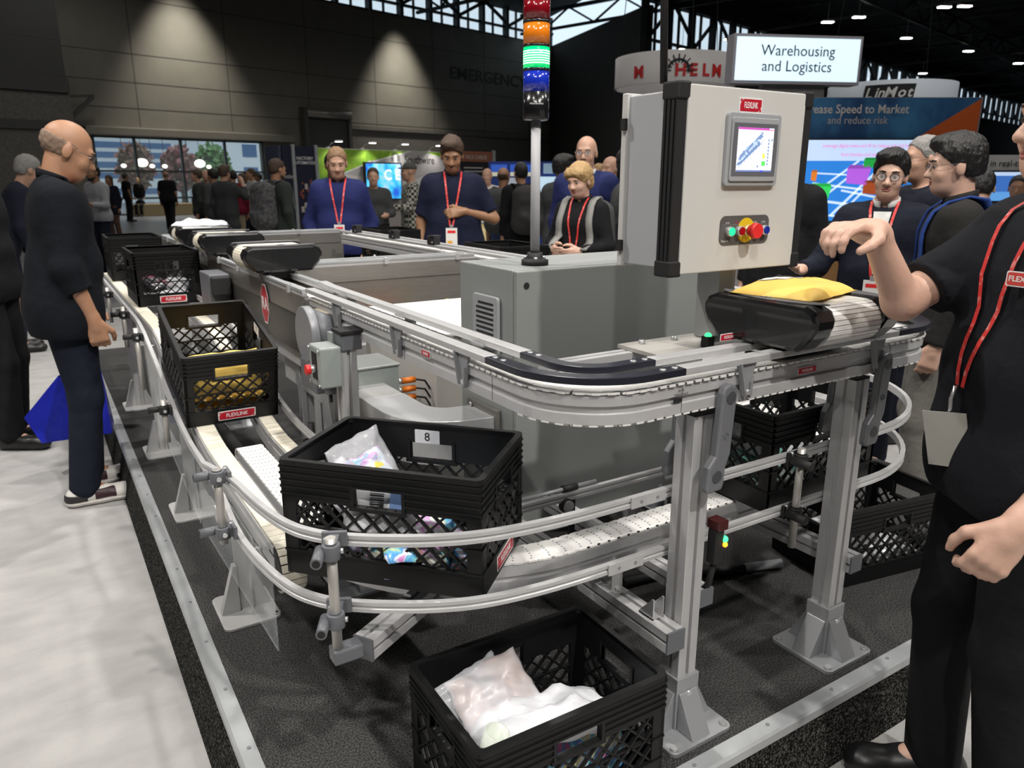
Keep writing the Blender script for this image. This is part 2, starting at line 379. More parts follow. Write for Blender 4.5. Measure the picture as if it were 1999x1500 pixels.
def tree(label, s_, d, h, rad, c1, c2, seed, group=None):
    rnd = random.Random(seed); p = OUT @ Vector((s_, -.6, d)); t = thing('street_tree', label, 'tree', p, 0, group)
    q = G(); q.cyl((0, 0, 0), (0, 0, h * .55), .12, mat('bark', (.16, .13, .10), .9), 8, .07)
    for k in range(5):
        a = k * 1.3; q.cyl((0, 0, h * .4), (math.cos(a) * rad * .6, math.sin(a) * rad * .6, h * .75), .05, MATS['bark'], 6, .02)
    q.build('trunk', t)
    q = G(); m = mat('leaves %d' % seed, c1, .8, col2=c2, noise_scale=2)
    for k in range(420):
        while True:
            v = Vector((rnd.uniform(-1, 1), rnd.uniform(-1, 1), rnd.uniform(-1, 1)))
            if .25 < v.length < 1: break
        c = Vector((v.x * rad, v.y * rad, h * .66 + v.z * h * .36)); e = Vector((rnd.uniform(-1, 1), rnd.uniform(-1, 1), rnd.uniform(-1, 1))).normalized(); f = e.orthogonal().normalized() * .22; e = e * .3
        q.add([c - e, c + f, c + e, c - f], [(0, 1, 2, 3)], m)
    q.build('foliage', t, auto=True)
tree('red leaved autumn tree seen through the hall window, in front of the blue windows', 7.2, 12, 4.6, 1.25, (.42, .16, .15), (.25, .22, .12), 3)
tree('pinkish red autumn tree in the middle of the hall window', 9.9, 13, 4.5, 1.3, (.48, .16, .18), (.30, .20, .14), 4)
tree('green leaved tree at the right of the hall window', 12.6, 12.5, 4.7, 1.3, (.10, .32, .10), (.25, .35, .12), 5)
tree('yellow green low tree under the red one outside the window', 8.6, 20, 2.4, 1.0, (.34, .36, .12), (.2, .3, .1), 6)
g = G(); bwbox(g, (-8, 3.95, -3.2), (12, 4.1, -.5), BLDG); struct('outside_canopy_roof', g)
# glowing globes hung on cords under the canopy outside the window
def pendant(s_, z, r, lab):
    p = BW @ Vector((s_, 0, -1.3)); t = thing('globe_pendant', lab, 'lamp', (p.x, p.y, z), 0, 'globe pendants by the window')
    q = G(); q.sph((0, 0, 0), (r, r, r * .75), mat('globe glow', (1, .97, .88), .4, emit=2.5), 16, 10); q.build('globe', t)
    q = G(); q.cyl((0, 0, r * .7), (0, 0, 3.95 - z), .012, TRUSS, 6); q.build('cord', t)
pendant(.10, 2.35, .26, 'large white glowing globe hanging by the left window mullion'); pendant(2.9, 2.35, .26, 'large white glowing globe hanging before the green tree')
for s_, l in ((-.75, 'leftmost small glowing globe hanging by the hall window'), (.55, 'small glowing globe right of the large left globe'), (1.15, 'small glowing globe hanging at the middle of the window'), (3.35, 'small glowing globe right of the large globe by the green tree')): pendant(s_, 2.2, .12, l)
# ================================================================ CONVEYOR MACHINE
ZC, ZB, ZR = 1.132, 1.056, 1.166      # upper chain top, beam underside, top of upper guide rails
XN, YS, XF = .892, 1.173, 2.15        # centre lines: near long lane, short front lane, far lane
YT, YX, YE = 2.745, 3.75, 6.2         # where the steel track starts, cross lane, far end
BR = .147                             # bend radius
def slotted(wd, n=1):
    a = wd / 2; s_, d = wd * .09, wd * .16
    out = []
    for k in range(4):
        c, si = [(1, 0), (0, 1), (-1, 0), (0, -1)][k]
        loc = [(-a + wd * .02, -a), (-s_, -a), (-s_, -a + d), (s_, -a + d), (s_, -a), (a - wd * .02, -a), (a, -a + wd * .02)]
        out += [(x * c - y * si, x * si + y * c) for x, y in loc]
    return out
SLOTM = mat('beam joint gap', (.05, .05, .055), .6)  # dark grey for the joint lines between beam sections
def extrusion(name, p, q, wd, parent=None, caps=True, m=None):
    g = G(); p, q = Vector(p), Vector(q); d = (q - p).normalized(); up = Vector((0, 0, 1)) if abs(d.z) < .9 else Vector((0, 1, 0))
    g.sweep3(slotted(wd), [p, q], m or ALU, up=up); return g.build(name, parent)
def chain_plates(g, path, wd, z, pitch, m, th=.0045, tooth=True, gap=.04):
    # path: dense list of (x,y); plates follow it
    P = [Vector((a[0], a[1], a[2] if len(a) > 2 else 0)) for a in path]; seg = [(P[i + 1] - P[i]).length for i in range(len(P) - 1)]; tot = sum(seg)
    n = max(1, int(tot / pitch)); 
    def pos(s_):
        s_ = max(0, min(tot - 1e-6, s_)); i = 0
        while s_ > seg[i]: s_ -= seg[i]; i += 1
        d = (P[i + 1] - P[i]).normalized(); return P[i] + d * s_, d
    for k in range(n):
        c, d = pos((k + .5) * tot / n); e = tot / n * .5; nx = d.cross(Vector((0, 0, 1))).normalized(); up = nx.cross(d)
        a = wd / 2
        nd = .0032; b_ = e * 1.3; poly = [(-b_, -a + nd), (-e * .8, -a + nd), (-e * .8, -a), (e * .62, -a), (e * .62, -a + nd), (b_, -a + nd), (b_, a - nd), (e * .62, a - nd), (e * .62, a), (-e * .8, a), (-e * .8, a - nd), (-b_, a - nd)] if tooth else [(-e * .96, -a), (e * .96, -a), (e * .96, a), (-e * .96, a)]
        F = Matrix(((d.x, nx.x, up.x, c.x), (d.y, nx.y, up.y, c.y), (d.z, nx.z, up.z, c.z + z - .0005 * (k % 2)), (0, 0, 0, 1)))
        g.prism(poly, -th, 0, m, F)
    return g
def beam_profile(w2, z0, z1, gr=.006):
    zm = (z0 + z1) / 2
    return [(-w2, z0), (w2, z0), (w2, zm - .009), (w2 - gr, zm - .007), (w2 - gr, zm + .007), (w2, zm + .009), (w2, z1), (-w2, z1), (-w2, zm + .009), (-w2 + gr, zm + .007), (-w2 + gr, zm - .007), (-w2, zm - .009)]
def bent(o):   # lane centre path offset o to the outside of the ring, from the near lane round the front to the far lane
    r = BR + o
    return ([(XN - o, YT, 0), (XN - o, YS + BR, 0)] + arc(XN + BR, YS + BR, r, 180, 270, 12)[1:] + arc(XF - BR, YS + BR, r, 270, 360, 12) + [(XF + o, 5.9, 0)])
conv = thing('chain_conveyor', 'upper silver chain conveyor with white plastic chain bending round the front of the stand', 'conveyor')
g = G(); W2 = .051
g.sweep3(beam_profile(W2, ZB + .006, ZC - .008), bent(0), ALU)
for t_ in (XN - W2, ): pass
bo = g.build('beam', conv)
for p in ((XN - W2 - .0006, YS + BR + .10), (XN - W2 - .0006, 1.9)): q = G(); q.box((p[0], p[1] - .0005, ZB + .008), (p[0] + .001, p[1] + .0005, ZC - .01), SLOTM); q.build('joint_line', bo)
for x in (XN + BR + .10, 1.9): q = G(); q.box((x - .0005, YS - W2 - .0006, ZB + .008), (x + .0005, YS - W2 + .001, ZC - .01), SLOTM); q.build('joint_line', bo)
g = G(); chain_plates(g, bent(0), .112, ZC, .0255, CHAIN); g.build('chain', conv)
g = G(); chain_plates(g, bent(0)[1:-1], .102, ZB + .006, .0255, CHAIN, .004); g.build('return_chain', conv)
RW = .035
def rail(name, pts, m, h=.016, wd=RW, bev=.002):
    g = G(); g.sweep3([(-wd / 2, ZR - h), (wd / 2, ZR - h), (wd / 2, ZR), (-wd / 2, ZR)], pts, m); return g.build(name, conv, bev=bev)
ro, ri = .047, -.047
xe = 1.135; ye = 1.43                                  # where black bends meet the aluminium rails
rail('guide_rail', [(XN - ro, ye, 0), (XN - ro, YT, 0)], ALU); rail('guide_rail', [(XN - ri, ye, 0), (XN - ri, YT + .02, 0), (XN - ri + .012, YT + .17, 0)], ALU)
rail('guide_rail', [(xe, YS - ro, 0), (1.912, YS - ro, 0)], ALU); rail('guide_rail', [(xe, YS - ri, 0), (1.912, YS - ri, 0)], ALU)
rail('guide_rail', [(XF + ro, 1.42, 0), (XF + ro, 5.9, 0)], ALU); rail('guide_rail', [(XF + ri, 1.42, 0), (XF + ri, 5.9, 0)], ALU)
for o in (ro, ri):
    r = BR + o
    b = rail('bend_rail', [(XN - o, ye, 0), (XN - o, YS + BR, 0)] + arc(XN + BR, YS + BR, r, 180, 270, 16)[1:] + [(xe, YS - o, 0)], BLKN)
    for p in ((XN - o, ye - .018), (XN - o, ye - .052), (xe - .018, YS - o), (xe - .052, YS - o)): q = G(); q.cyl((p[0], p[1], ZR - .002), (p[0], p[1], ZR + .0015), .007, CHROME, 12); q.build('screw', b)
    b = rail('bend_rail', [(1.912, YS - o, 0)] + arc(XF - BR, YS + BR, r, 270, 360, 16) + [(XF + o, 1.42, 0)], BLKN)
    for p in ((1.93, YS - o), (1.962, YS - o)): q = G(); q.cyl((p[0], p[1], ZR - .002), (p[0], p[1], ZR + .0015), .007, CHROME, 12); q.build('screw', b)
WING = mat('wing bracket grey', (.30, .305, .32), .4, .2)
def rail_bracket(x, y, ux, uy):
    # cast wing bracket from beam slot up to rail; (ux,uy) points outwards
    g = G(); F = fr((x, y, 0), (-uy, ux, 0))            # local x along lane, y up, z outwards... 
    F = Matrix(((-uy, 0, ux, x), (ux, 0, uy, y), (0, 1, 0, 0), (0, 0, 0, 1)))
    zm = (ZB + ZC) / 2
    g.prism([(-.030, ZR - .012), (.030, ZR - .012), (.020, ZC - .005), (.012, zm - .022), (-.004, zm - .030), (-.008, zm - .02), (-.022, ZC - .012)], .000, .006, WING, F)
    g.prism([(-.030, ZR - .012), (-.022, ZC - .012), (-.008, zm - .02), (-.012, zm - .02), (-.026, ZC - .010), (-.034, ZR - .012)], .0, .016, WING, F)
    g.prism([(.008, zm + .012), (.014, ZC - .012), (.016, ZC - .012), (.014, zm - .022), (.008, zm - .026)], .0, .012, WING, F)
    g.cyl(F @ Vector((.003, zm - .012, .004)), F @ Vector((.003, zm - .012, .012)), .007, CHROME, 12)
    g.box((-.03, ZR - .018, -.03), (.03, ZR - .012, .006), WING, F)
    return g.build('rail_bracket', conv, bev=.0012)
for y in (2.42, 1.93, 1.545): rail_bracket(XN - W2 - .001, y, -1, 0)
for x in (1.335, 1.835): rail_bracket(x, YS - W2 - .001, 0, -1)
for y in (2.6, 2.1, 1.62): rail_bracket(XN + W2 + .001, y, 1, 0)
for y in (2.2, 3.2, 4.3, 5.4): rail_bracket(XF + W2 + .001, y, 1, 0)
def plaque(parent, F, wd, h, name='name_plate', white=True, txt=True):
    g = G(); g.prism(rrect(wd, h, h * .12), 0, .0012, WHITE, F)
    q_ = .05 * h; a = wd / 2 - h * .10; b = h / 2 - h * .10; c = h * .38
    g.prism([(-a, -b + 0), (-a, b - c), (-a + c * .35, b - c * .3), (-a + c, b), (a, b), (a, -b + c), (a - c * .35, -b + c * .3), (a - c, -b)], .0012, .0018, RED, F)
    g.prism([(-a, b - c * .55), (-a, b), (-a + c * .6, b)], .0012, .0018, RED, F); g.prism([(a, -b + c * .55), (a, -b), (a - c * .6, -b)], .0012, .0018, RED, F)
    if txt: g.text('FLEXLINK', h * .56, WHITE, F @ Matrix.Translation((0, -h * .01, .0019)), extrude=.0002, bold=h * .012, sx=wd / h * .242)
    return g.build(name, parent)
plaque(conv, fr((XN - W2 - .0008, 1.76, ZB + .052), (0, -1, 0)), .052, .018); plaque(conv, fr((1.555, YS - W2 - .0008, ZB + .048), (1, 0, 0)), .07, .018)
plaque(conv, fr((1.42, YS + W2 + .03, ZR + .012), (1, 0, 0)), .06, .018)
q = G(); F = fr((1.135, YS - W2 - .0006, ZB + .05), (1, 0, 0)); q.text('XL75\nWheel bend', .008, INK, F @ Matrix.Translation((0, .004, .001)), extrude=.0001); q.box((-.022, -.018, .0003), (.004, -.008, .0008), INK, F)
q.build('data_sticker', conv)
# ---- steel cart track (rest of the ring)
track = thing('cart_track', 'long bright steel transport track with black carts behind the silver conveyor', 'conveyor')
DARKP = mat('dark machine panel', (.085, .08, .075), .4, .5)
def track_run(p, q, nm, side):
    # box channel p->q with guide bars; side = outward dirs to panel
    p, q = Vector(p), Vector(q); d = (q - p).normalized(); n = d.cross(Vector((0, 0, 1)))
    g = G(); L = (q - p).length
    F = Matrix(((d.x, n.x, 0, p.x), (d.y, n.y, 0, p.y), (0, 0, 1, 0), (0, 0, 0, 1)))
    g.box((0, -.062, 1.055), (L, .062, 1.118), STEEL, F); ch = g.build(nm, track)
    for s_ in (-1, 1):
        g = G(); g.box((0, s_ * .066 - .003, 1.052), (L, s_ * .066 + .003, 1.132), STEEL, F); g.box((0, s_ * .066 - .008, .905), (L, s_ * .066 - .002, 1.050), DARKP if s_ in side else STEEL, F); g.build('side_panel', track)
        g = G(); g.box((0, s_ * .060 - .009, 1.132), (L, s_ * .060 + .009, 1.148), ALU, F); g.box((0, s_ * .060 - .012, 1.148), (L, s_ * .060 + .012, 1.158), GALV, F); r_ = g.build('guide_bar', track)
        k = .15; q_ = G()
        while k < L:
            c = F @ Vector((k, s_ * .075, 1.145)); q_.cbox(c, (.02, .02, .028), CHROME); q_.cyl(c + Vector((0, 0, .014)), c + Vector((0, 0, .02)), .006, CHROME, 8); k += .42
        q_.build('clamp', r_)
    g = G(); g.box((0, -.03, 1.118), (L, .03, 1.124), CHAIN, F); g.build('belt', track)
    g = G(); g.box((0, -.05, .83), (L, .05, .90), ALU, F); g.build('lower_beam', track)
track_run((XN, YT + .02, 0), (XN, YE, 0), 'channel', (-1, 1)); track_run((XN + .08, YX, 0), (XF - .08, YX, 0), 'channel', ()); track_run((XN - .05, YE, 0), (XF + .05, YE, 0), 'channel', ())
# red and white octagonal emblem on the near side
F = fr((XN - .0745, 3.30, 1.035), (0, -1, 0)); q = G(); oc = [(.062 * math.cos(R(22.5 + 45 * i)), .092 * math.sin(R(22.5 + 45 * i))) for i in range(8)]
q.prism(oc, 0, .0015, WHITE, F); q.prism([(x * .92, y * .92) for x, y in oc], .0015, .002, RED, F)
q.text('RA', .075, WHITE, F @ Matrix.Translation((0, 0, .0022)), extrude=.0003, bold=.002); q.build('emblem', track)
# motors under the track on the near side
for y, lab in ((4.05, 'dark motor unit with a yellow cap under the steel track'), (4.9, 'second dark motor unit farther along under the steel track')):
    t = thing('drive_motor', lab, 'motor', (XN - .13, y, 0)); q = G(); q.box((-.05, -.12, .93), (.05, .12, 1.10), GRYP); q.box((-.045, -.16, 1.00), (.045, -.12, 1.09), BLKM); q.build('body', t, bev=.006)
    q = G(); q.cyl((-.055, -.06, .92), (-.055, -.06, .935), .018, YEL, 12); q.build('cap', t)
# small black sensor clips on the far lane
for i, (y, l) in enumerate(((5.55, 'first'), (4.85, 'second'), (4.25, 'third'))):
    t = thing('cart_sensor', 'small black sensor clip on the far conveyor rail, %s from the far corner' % l, 'sensor', (XF + ri, y, ZR), 0, 'black sensor clips on the far lane')
    q = G(); q.box((-.022, -.05, 0), (.022, .05, .05), BLKM); q.box((-.03, -.05, .05), (.03, .0, .058), BLKM); q.build('housing', t, bev=.004)
    q = G(); q.cyl((-.023, -.03, .015), (-.028, -.03, .015), .006, CHROME, 8); q.build('screw', t)
# ---- carts with black end caps and cross belt (origin: centre, ground of cart = rail top)
def emblem(g, F, r):
    for a0, a1, rr in ((0, 360, r), (40, 200, r * .6), (220, 380, r * .6)):
        pts = [F @ Vector((rr * math.cos(R(a)), rr * math.sin(R(a)), 0)) for a in np.linspace(a0, a1, 14)]
        g.tube(pts, r * .06, GRYP, 5)
def cart(label, loc, rz, mb, group):
    # local x along belt motion (across the lane); local y along travel; caps at +-y
    t = thing('sorting_cart', label, 'cart', loc, rz, group); L2, T2 = .166, .166; h = .112
    prof = [(-L2 + .045, .004), (L2 - .045, .004), (L2 - .012, .040), (L2, .062), (L2 + .002, .080), (L2 - .010, .102), (L2 - .035, h), (-L2 + .035, h), (-L2 + .010, .102), (-L2 - .002, .080), (-L2, .062), (-L2 + .012, .040)]
    for s_ in (-1, 1):
        g = G(); F = Matrix(((1, 0, 0, 0), (0, 0, -s_, s_ * T2), (0, 1, 0, 0), (0, 0, 0, 1)))
        if s_ < 0: F = Matrix(((1, 0, 0, 0), (0, 0, 1, -T2), (0, 1, 0, 0), (0, 0, 0, 1)))
        g.prism(prof, 0, .072, BLKG, F); c = g.build('end_cap', t, bev=.010)
        lens = [(L2 * .93 * math.cos(R(a)), max(0, .052 * math.sin(R(a)))) for a in np.linspace(0, 180, 18)]
        q = G(); F2 = Matrix(((1, 0, 0, 0), (0, -s_, 0, s_ * (T2 - .070)), (0, 0, 1, h - .001), (0, 0, 0, 1)))
        F2 = Matrix(((1, 0, 0, 0), (0, s_, 0, s_ * (T2 - .062)), (0, 0, 1, h - .0005), (0, 0, 0, 1)))
        q.prism(lens, 0, .004, mat('satin charcoal', (.12, .12, .13), .45), F2); q.build('top_inlay', c, bev=.002)
        q = G(); emblem(q, Matrix.Translation((0, s_ * (T2 - .038), h + .0045)), .017); q.build('emblem', c)
    g = G(); r_ = .047; c = L2 - .058; zc = .058
    pts = [(-c, zc + r_)]; n = 14
    loop = [(c + r_ * math.sin(R(a)), zc + r_ * math.cos(R(a))) for a in np.linspace(0, 180, n)] + [(-c - r_ * math.sin(R(a)), zc - r_ * math.cos(R(a))) for a in np.linspace(0, 180, n)]
    sl = []
    # belt slats: subdivide the loop and ridge it
    P = [Vector((a, b)) for a, b in loop]; P.append(P[0]); out = []
    for i in range(len(P) - 1):
        L = (P[i + 1] - P[i]).length; k = max(1, round(L / .0105))
        for j in range(k): out.append(P[i].lerp(P[i + 1], j / k))
    cen = lambda p: Vector((max(-c, min(c, p.x)), zc))
    fin = []
    for i, p in enumerate(out):
        nrm = (p - cen(p)).normalized(); pn = out[(i + 1) % len(out)]; pm = p.lerp(pn, .8); fin += [p + nrm * .0025, pm + nrm * .0025, p.lerp(pn, .86), p.lerp(pn, .96)]
    F = Matrix(((1, 0, 0, 0), (0, 0, 1, -T2 + .07), (0, 1, 0, 0), (0, 0, 0, 1)))
    g.prism([(p.x, p.y) for p in fin], 0, 2 * T2 - .14, mb, F)
    g.build('belt', t)
    g = G(); g.box((-.055, -.10, -.026), (.055, .10, .012), BLKM); g.box((-.07, -.05, .0), (.07, .05, .02), BLKM); g.build('chassis', t)
    return t
SILV = mat('silver ribbed belt', (.78, .77, .75), .36, .0)
GC = 'sorting carts on the upper conveyor'
cart('black capped sorting cart with silver ribbed belt carrying the yellow mailer', (1.600, YS + .016, ZR), R(90), SILV, GC)
c1 = cart('black capped sorting cart with cream belt nearest of the three on the long lane', (XN + .012, 3.425, ZR), 0, BELT, GC)
dup(c1, 'middle one of the three cream belt sorting carts on the long lane', (XN + .012, 4.37, ZR)); dup(c1, 'farthest cream belt sorting cart with a white poly bag on it', (XN + .012, 5.08, ZR))
# ---- front posts with cast feet and swing brackets
POSTM = ALU
def cast_foot(x, y, sgn=1):
    g = G(); z = PH; M_ = ALUD if False else mat('cast foot aluminium', (.42, .43, .45), .42, .5)
    g.prism(rrect(.205, .205, .018, 4, x, y), z, z + .012, M_); a = .037
    g.box((x - a, y - a, z + .012), (x + a, y + a, z + .155), M_)
    for k in range(4):
        F = Matrix.Translation((x, y, 0)) @ rotz(R(90 * k)) 
        g.prism([(a, z + .012), (.094, z + .012), (.040, z + .115), (a, z + .115)], -.030, .030, M_, F @ Matrix(((1, 0, 0, 0), (0, 0, 1, 0), (0, 1, 0, 0), (0, 0, 0, 1))))
    return g
def post(x, y, ztop, label, w_=.06):
    t = thing('support_post', label, 'post', (0, 0, 0), 0, 'front posts of the upper conveyor')
    extrusion('column', (x, y, PH + .02), (x, y, ztop), w_, t); cast_foot(x, y).build('foot', t, bev=.003)
    q = G(); q.box((x - w_ / 2 + .001, y - w_ / 2 + .001, ztop), (x + w_ / 2 - .001, y + w_ / 2 - .001, ztop + .006), BLKM); q.build('end_cap', t)
    q = G()
    for dz in (.05, .11): q.cyl((x + .0, y - .037, PH + dz), (x + .0, y - .045, PH + dz), .008, CHROME, 8); 
    for dx, dy in ((.085, -.085), (-.085, .085), (.085, .085), (-.085, -.085)): q.cyl((x + dx, y + dy, PH + .012), (x + dx, y + dy, PH + .018), .010, CHROME, 10)
    q.build('bolt', t)
    for s_ in (-1, 1):
        F = Matrix(((1, 0, 0, x), (0, 0, s_, y + s_ * (W2 + .002)), (0, 1, 0, 0), (0, 0, 0, 1)))
        zt = ZB + .058
        poly = [(.006, zt - .02), (.014, zt - .004), (.030, zt), (.046, zt - .004), (.053, zt - .02), (.048, zt - .085), (.044, zt - .165), (.032, zt - .195), (.030, zt - .235), (.024, zt - .25), (-.022, zt - .252), (-.026, zt - .24), (-.022, zt - .19), (-.002, zt - .165), (.002, zt - .09)]
        g = G(); g.prism(poly, .0, .022, GRYP if False else mat('cast grey bracket', (.20, .205, .22), .42, .3), F); b = g.build('swing_bracket', t, bev=.005)
        q = G(); q.cyl(F @ Vector((.031, zt - .030, .02)), F @ Vector((.031, zt - .030, .024)), .0145, mat('dark bolt cap', (.06, .062, .068), .5), 20); q.build('bolt_cap', b); q = G(); q.cyl(F @ Vector((.004, zt - .213, .02)), F @ Vector((.004, zt - .213, .024)), .0145, MATS['dark bolt cap'], 20); q.build('bolt_cap', b)
        q = G(); emblem(q, F @ Matrix.Translation((.024, zt - .12, .0225)), .008); q.build('emblem', b)
    return t
post(1.236, YS, 1.035, 'silver slotted post with cast foot nearest the open crate on the platform'); post(1.83, YS, 1.035, 'silver slotted post with cast foot beside the man in the black polo')
# other posts under the track
def plain_post(x, y, z1, label, group, w_=.05, foot=True, z0=None):
    t = thing('frame_leg', label, 'leg post', (0, 0, 0), 0, group); extrusion('column', (x, y, (PH + .012) if foot else z0), (x, y, z1), w_, t)
    if foot: cast_foot(x, y).build('foot', t, bev=.003)
    return t
GL = 'legs under the steel track'
plain_post(.80, 2.27, 1.03, 'grey slotted post carrying the grey push button box', GL, .055)
q = thing('rail_clamp', 'grey clamp joining the push button post to the upper conveyor beam', 'clamp'); a = G(); a.box((.775, 2.235, 1.03), (.845, 2.305, 1.085), GRYP); a.build('body', q, bev=.004); a = G(); a.box((.772, 2.228, 1.085), (.852, 2.312, 1.094), BLKM); a.build('plate', q)
for y, l in ((3.05, 'slotted track leg behind the yellow mailer crate'), (4.3, 'slotted track leg behind the white bag crate'), (5.9, 'slotted track leg at the far left corner')): plain_post(XN, y, .83, l, GL)
for x, y, l in ((XF, YX, 'slotted track leg where the cross track meets the far lane'), (XF, 5.9, 'slotted track leg at the far right corner'), (XF, 2.2, 'slotted leg under the far lane behind the cabinet')): plain_post(x, y, .83 if y > 3 else 1.05, l, GL)
g = thing('floor_beam', 'low silver frame beam lying under the long track', 'beam'); extrusion('bar', (XN - .02, 2.4, .36), (XN - .02, 5.8, .36), .05, g)
q = G(); q.box((.84, 2.75, PH), (.90, 2.81, .335), ALUD); q.build('foot', g); q = G(); q.box((.84, 4.6, PH), (.90, 4.66, .335), ALUD); q.build('foot', g)
# ---- motor drive with round dark cover on the near lane
t = thing('drive_unit', 'round dark grey chain drive cover on the side of the upper conveyor', 'drive', (XN - .07, 2.50, 1.045))
g = G(); g.cyl((-.055, 0, 0), (-.085, 0, 0), .095, ALUD, 40); g.build('cover_disc', t, bev=.004)
g = G(); g.cyl((.02, -.02, 0), (-.052, 0, 0), .055, GRYP, 32, .085); g.build('cone', t)
g = G(); g.box((-.085, -.10, -.19), (.03, .06, -.09), GRYP); g.build('bracket', t, bev=.004)
g = G(); g.cyl((.02, .03, .0), (.02, .16, .0), .058, mat('cream roller', (.62, .55, .42), .45), 24); g.build('roller', t)
# ---- push button box
t = thing('push_button_box', 'small grey push button box with red button on the slotted post', 'control box', (.735, 2.275, .985))
g = G(); g.box((-.035, -.055, -.065), (.035, .055, .065), BOXG); b = g.build('housing', t, bev=.006)
q = G(); q.box((.030, .02, .05), (.042, .058, .095), BOXG); q.build('mounting_ear', t)
q = G(); q.box((-.0375, -.022, -.040), (-.035, .022, .045), BLKM); q.build('face_plate', t)
q = G(); q.cyl((-.036, 0, -.008), (-.052, 0, -.008), .014, CHROME, 20); q.cyl((-.050, 0, -.008), (-.066, 0, -.008), .016, REDB, 20); q.build('button', t, bev=.002)
q = G()
for a in (-1, 1):
    for c in (-1, 1): q.cyl((-.035, a * .045, c * .055), (-.041, a * .045, c * .055), .005, CHROME, 8)
q.build('screw', t); q = G(); q.cyl((.01, 0, -.065), (.01, 0, -.095), .018, GRYP, 16); q.cyl((.01, 0, -.095), (.01, 0, -.125), .006, BLKM, 8); q.build('cable_gland', t)
# ---- cable duct sweeping to the cabinet
t = thing('cable_duct', 'pale grey metal cable duct curving into the electrical cabinet', 'duct')
DUCT = mat('duct paint', (.50, .50, .49), .42, .25)
pts = [(.955, 3.3, 0), (.955, 2.35, 0)]; g = G(); pr_ = [(-.075, .70), (.075, .70), (.075, .828), (-.075, .828)]
g.sweep3(pr_, pts, DUCT); g.build('straight_run', t, bev=.003)
g = G(); g.sweep3([(-.077, .685), (.077, .685), (.077, .829), (-.077, .829)], arc(1.135, 2.35, .18, 180, 270, 12) if False else [(.955, 2.35, 0)] + arc(1.115, 2.19, .16, 180, 250, 10) + [(1.172, 2.02, 0)], mat('bare duct steel', (.60, .61, .63), .36, .6)); g.build('bend', t, bev=.002)
g = G(); g.box((1.158, 1.93, .66), (1.174, 2.12, .85), STEEL); g.cyl((1.157, 2.09, .835), (1.150, 2.09, .835), .008, CHROME, 10); g.build('flange', t)
t = thing('wiring_trunk', 'dark grey vertical cable trunk dropping below the button post', 'trunk'); g = G(); g.box((.82, 2.48, .50), (.93, 2.62, .83), GRYL); g.build('chute', t, bev=.01); g = G(); g.box((.815, 2.44, .40), (.935, 2.60, .52), GRYL); g.build('box', t, bev=.006)
g = G(); g.tube([(.86, 2.5, .40), (.86, 2.5, .30), (.88, 2.52, .21)], .014, BLKM, 8); g.tube([(.89, 2.5, .40), (.90, 2.5, .30), (.93, 2.52, .21)], .007, BLKM, 8); g.build('cable', t)
# junction box with orange connectors
t = thing('terminal_box', 'pale grey terminal box with three orange connectors behind the post', 'control box', (1.02, 2.62, .84))
g = G(); g.box((-.09, -.10, -.10), (.07, .10, .045), BOXG); g.box((-.095, -.105, .045), (.075, .105, .055), CAB); g.build('housing', t, bev=.004)
for k in range(3):
    z = -.02 - k * .034; q = G(); q.cyl((.07, -.085, z), (.085, -.085, z), .010, CHROME, 10); q.cyl((.085, -.085, z), (.14, -.085, z), .0115, ORNG, 12); c = q.build('connector', t)
    q = G(); q.tube([(.14, -.085, z), (.18, -.088, z - .01), (.21, -.09, z - .06), (.215 + k * .012, -.09, z - .16), (.21, -.09, -.24)], .004, BLKM, 6); q.build('cable', c)
# white inner machine covers
t = thing('inner_table', 'white flat inner machine cover behind the electrical cabinet', 'cover'); g = G(); g.box((1.2, 2.45, .985), (2.0, 3.2, 1.0), WHITE); g.build('top', t, bev=.004)
g = G(); g.box((1.22, 2.47, PH), (1.98, 3.18, .985), mat('pale inner panel', (.52, .50, .47), .6)); g.build('body', t)
t = thing('gantry_plate', 'bright steel plate across the machine under the cross track', 'panel'); g = G(); g.box((1.0, 3.36, .78), (2.0, 3.66, .80), STEEL); g.build('plate', t); g = G(); g.box((1.0, 3.30, .74), (2.0, 3.36, .80), ALU); g.build('edge_bar', t); g = G(); g.box((1.02, 3.4, PH), (1.06, 3.44, .78), ALU); g.build('leg', t); g = G(); g.box((1.94, 3.4, PH), (1.98, 3.44, .78), ALU); g.build('leg', t)
t = thing('connector_block', 'orange connector block with grey cables on the steel plate', 'connector', (1.62, 3.42, .80)); g = G(); g.box((-.09, -.05, 0), (.09, .05, .10), ORNG); g.build('body', t, bev=.008)
for k in range(3):
    q = G(); q.cyl((-.09, -.03, .02 + k * .03), (-.15, -.04, .02 + k * .03), .014, ORNG, 10); q.build('plug', t)
q = G(); q.tube([(-.15, -.04, .05), (-.2, -.05, .04), (-.24, -.05, .01)], .006, GRYP, 6); q.build('cable', t)
t = thing('yellow_cable', 'bright yellow cable standing beside the orange connector block', 'cable'); g = G(); g.tube([(1.76, 3.42, .80), (1.77, 3.42, .88), (1.78, 3.43, .96)], .010, YEL, 8); g.tube([(1.79, 3.42, .80), (1.785, 3.42, .88), (1.76, 3.43, .96)], .010, YEL, 8); g.build('strand', t)
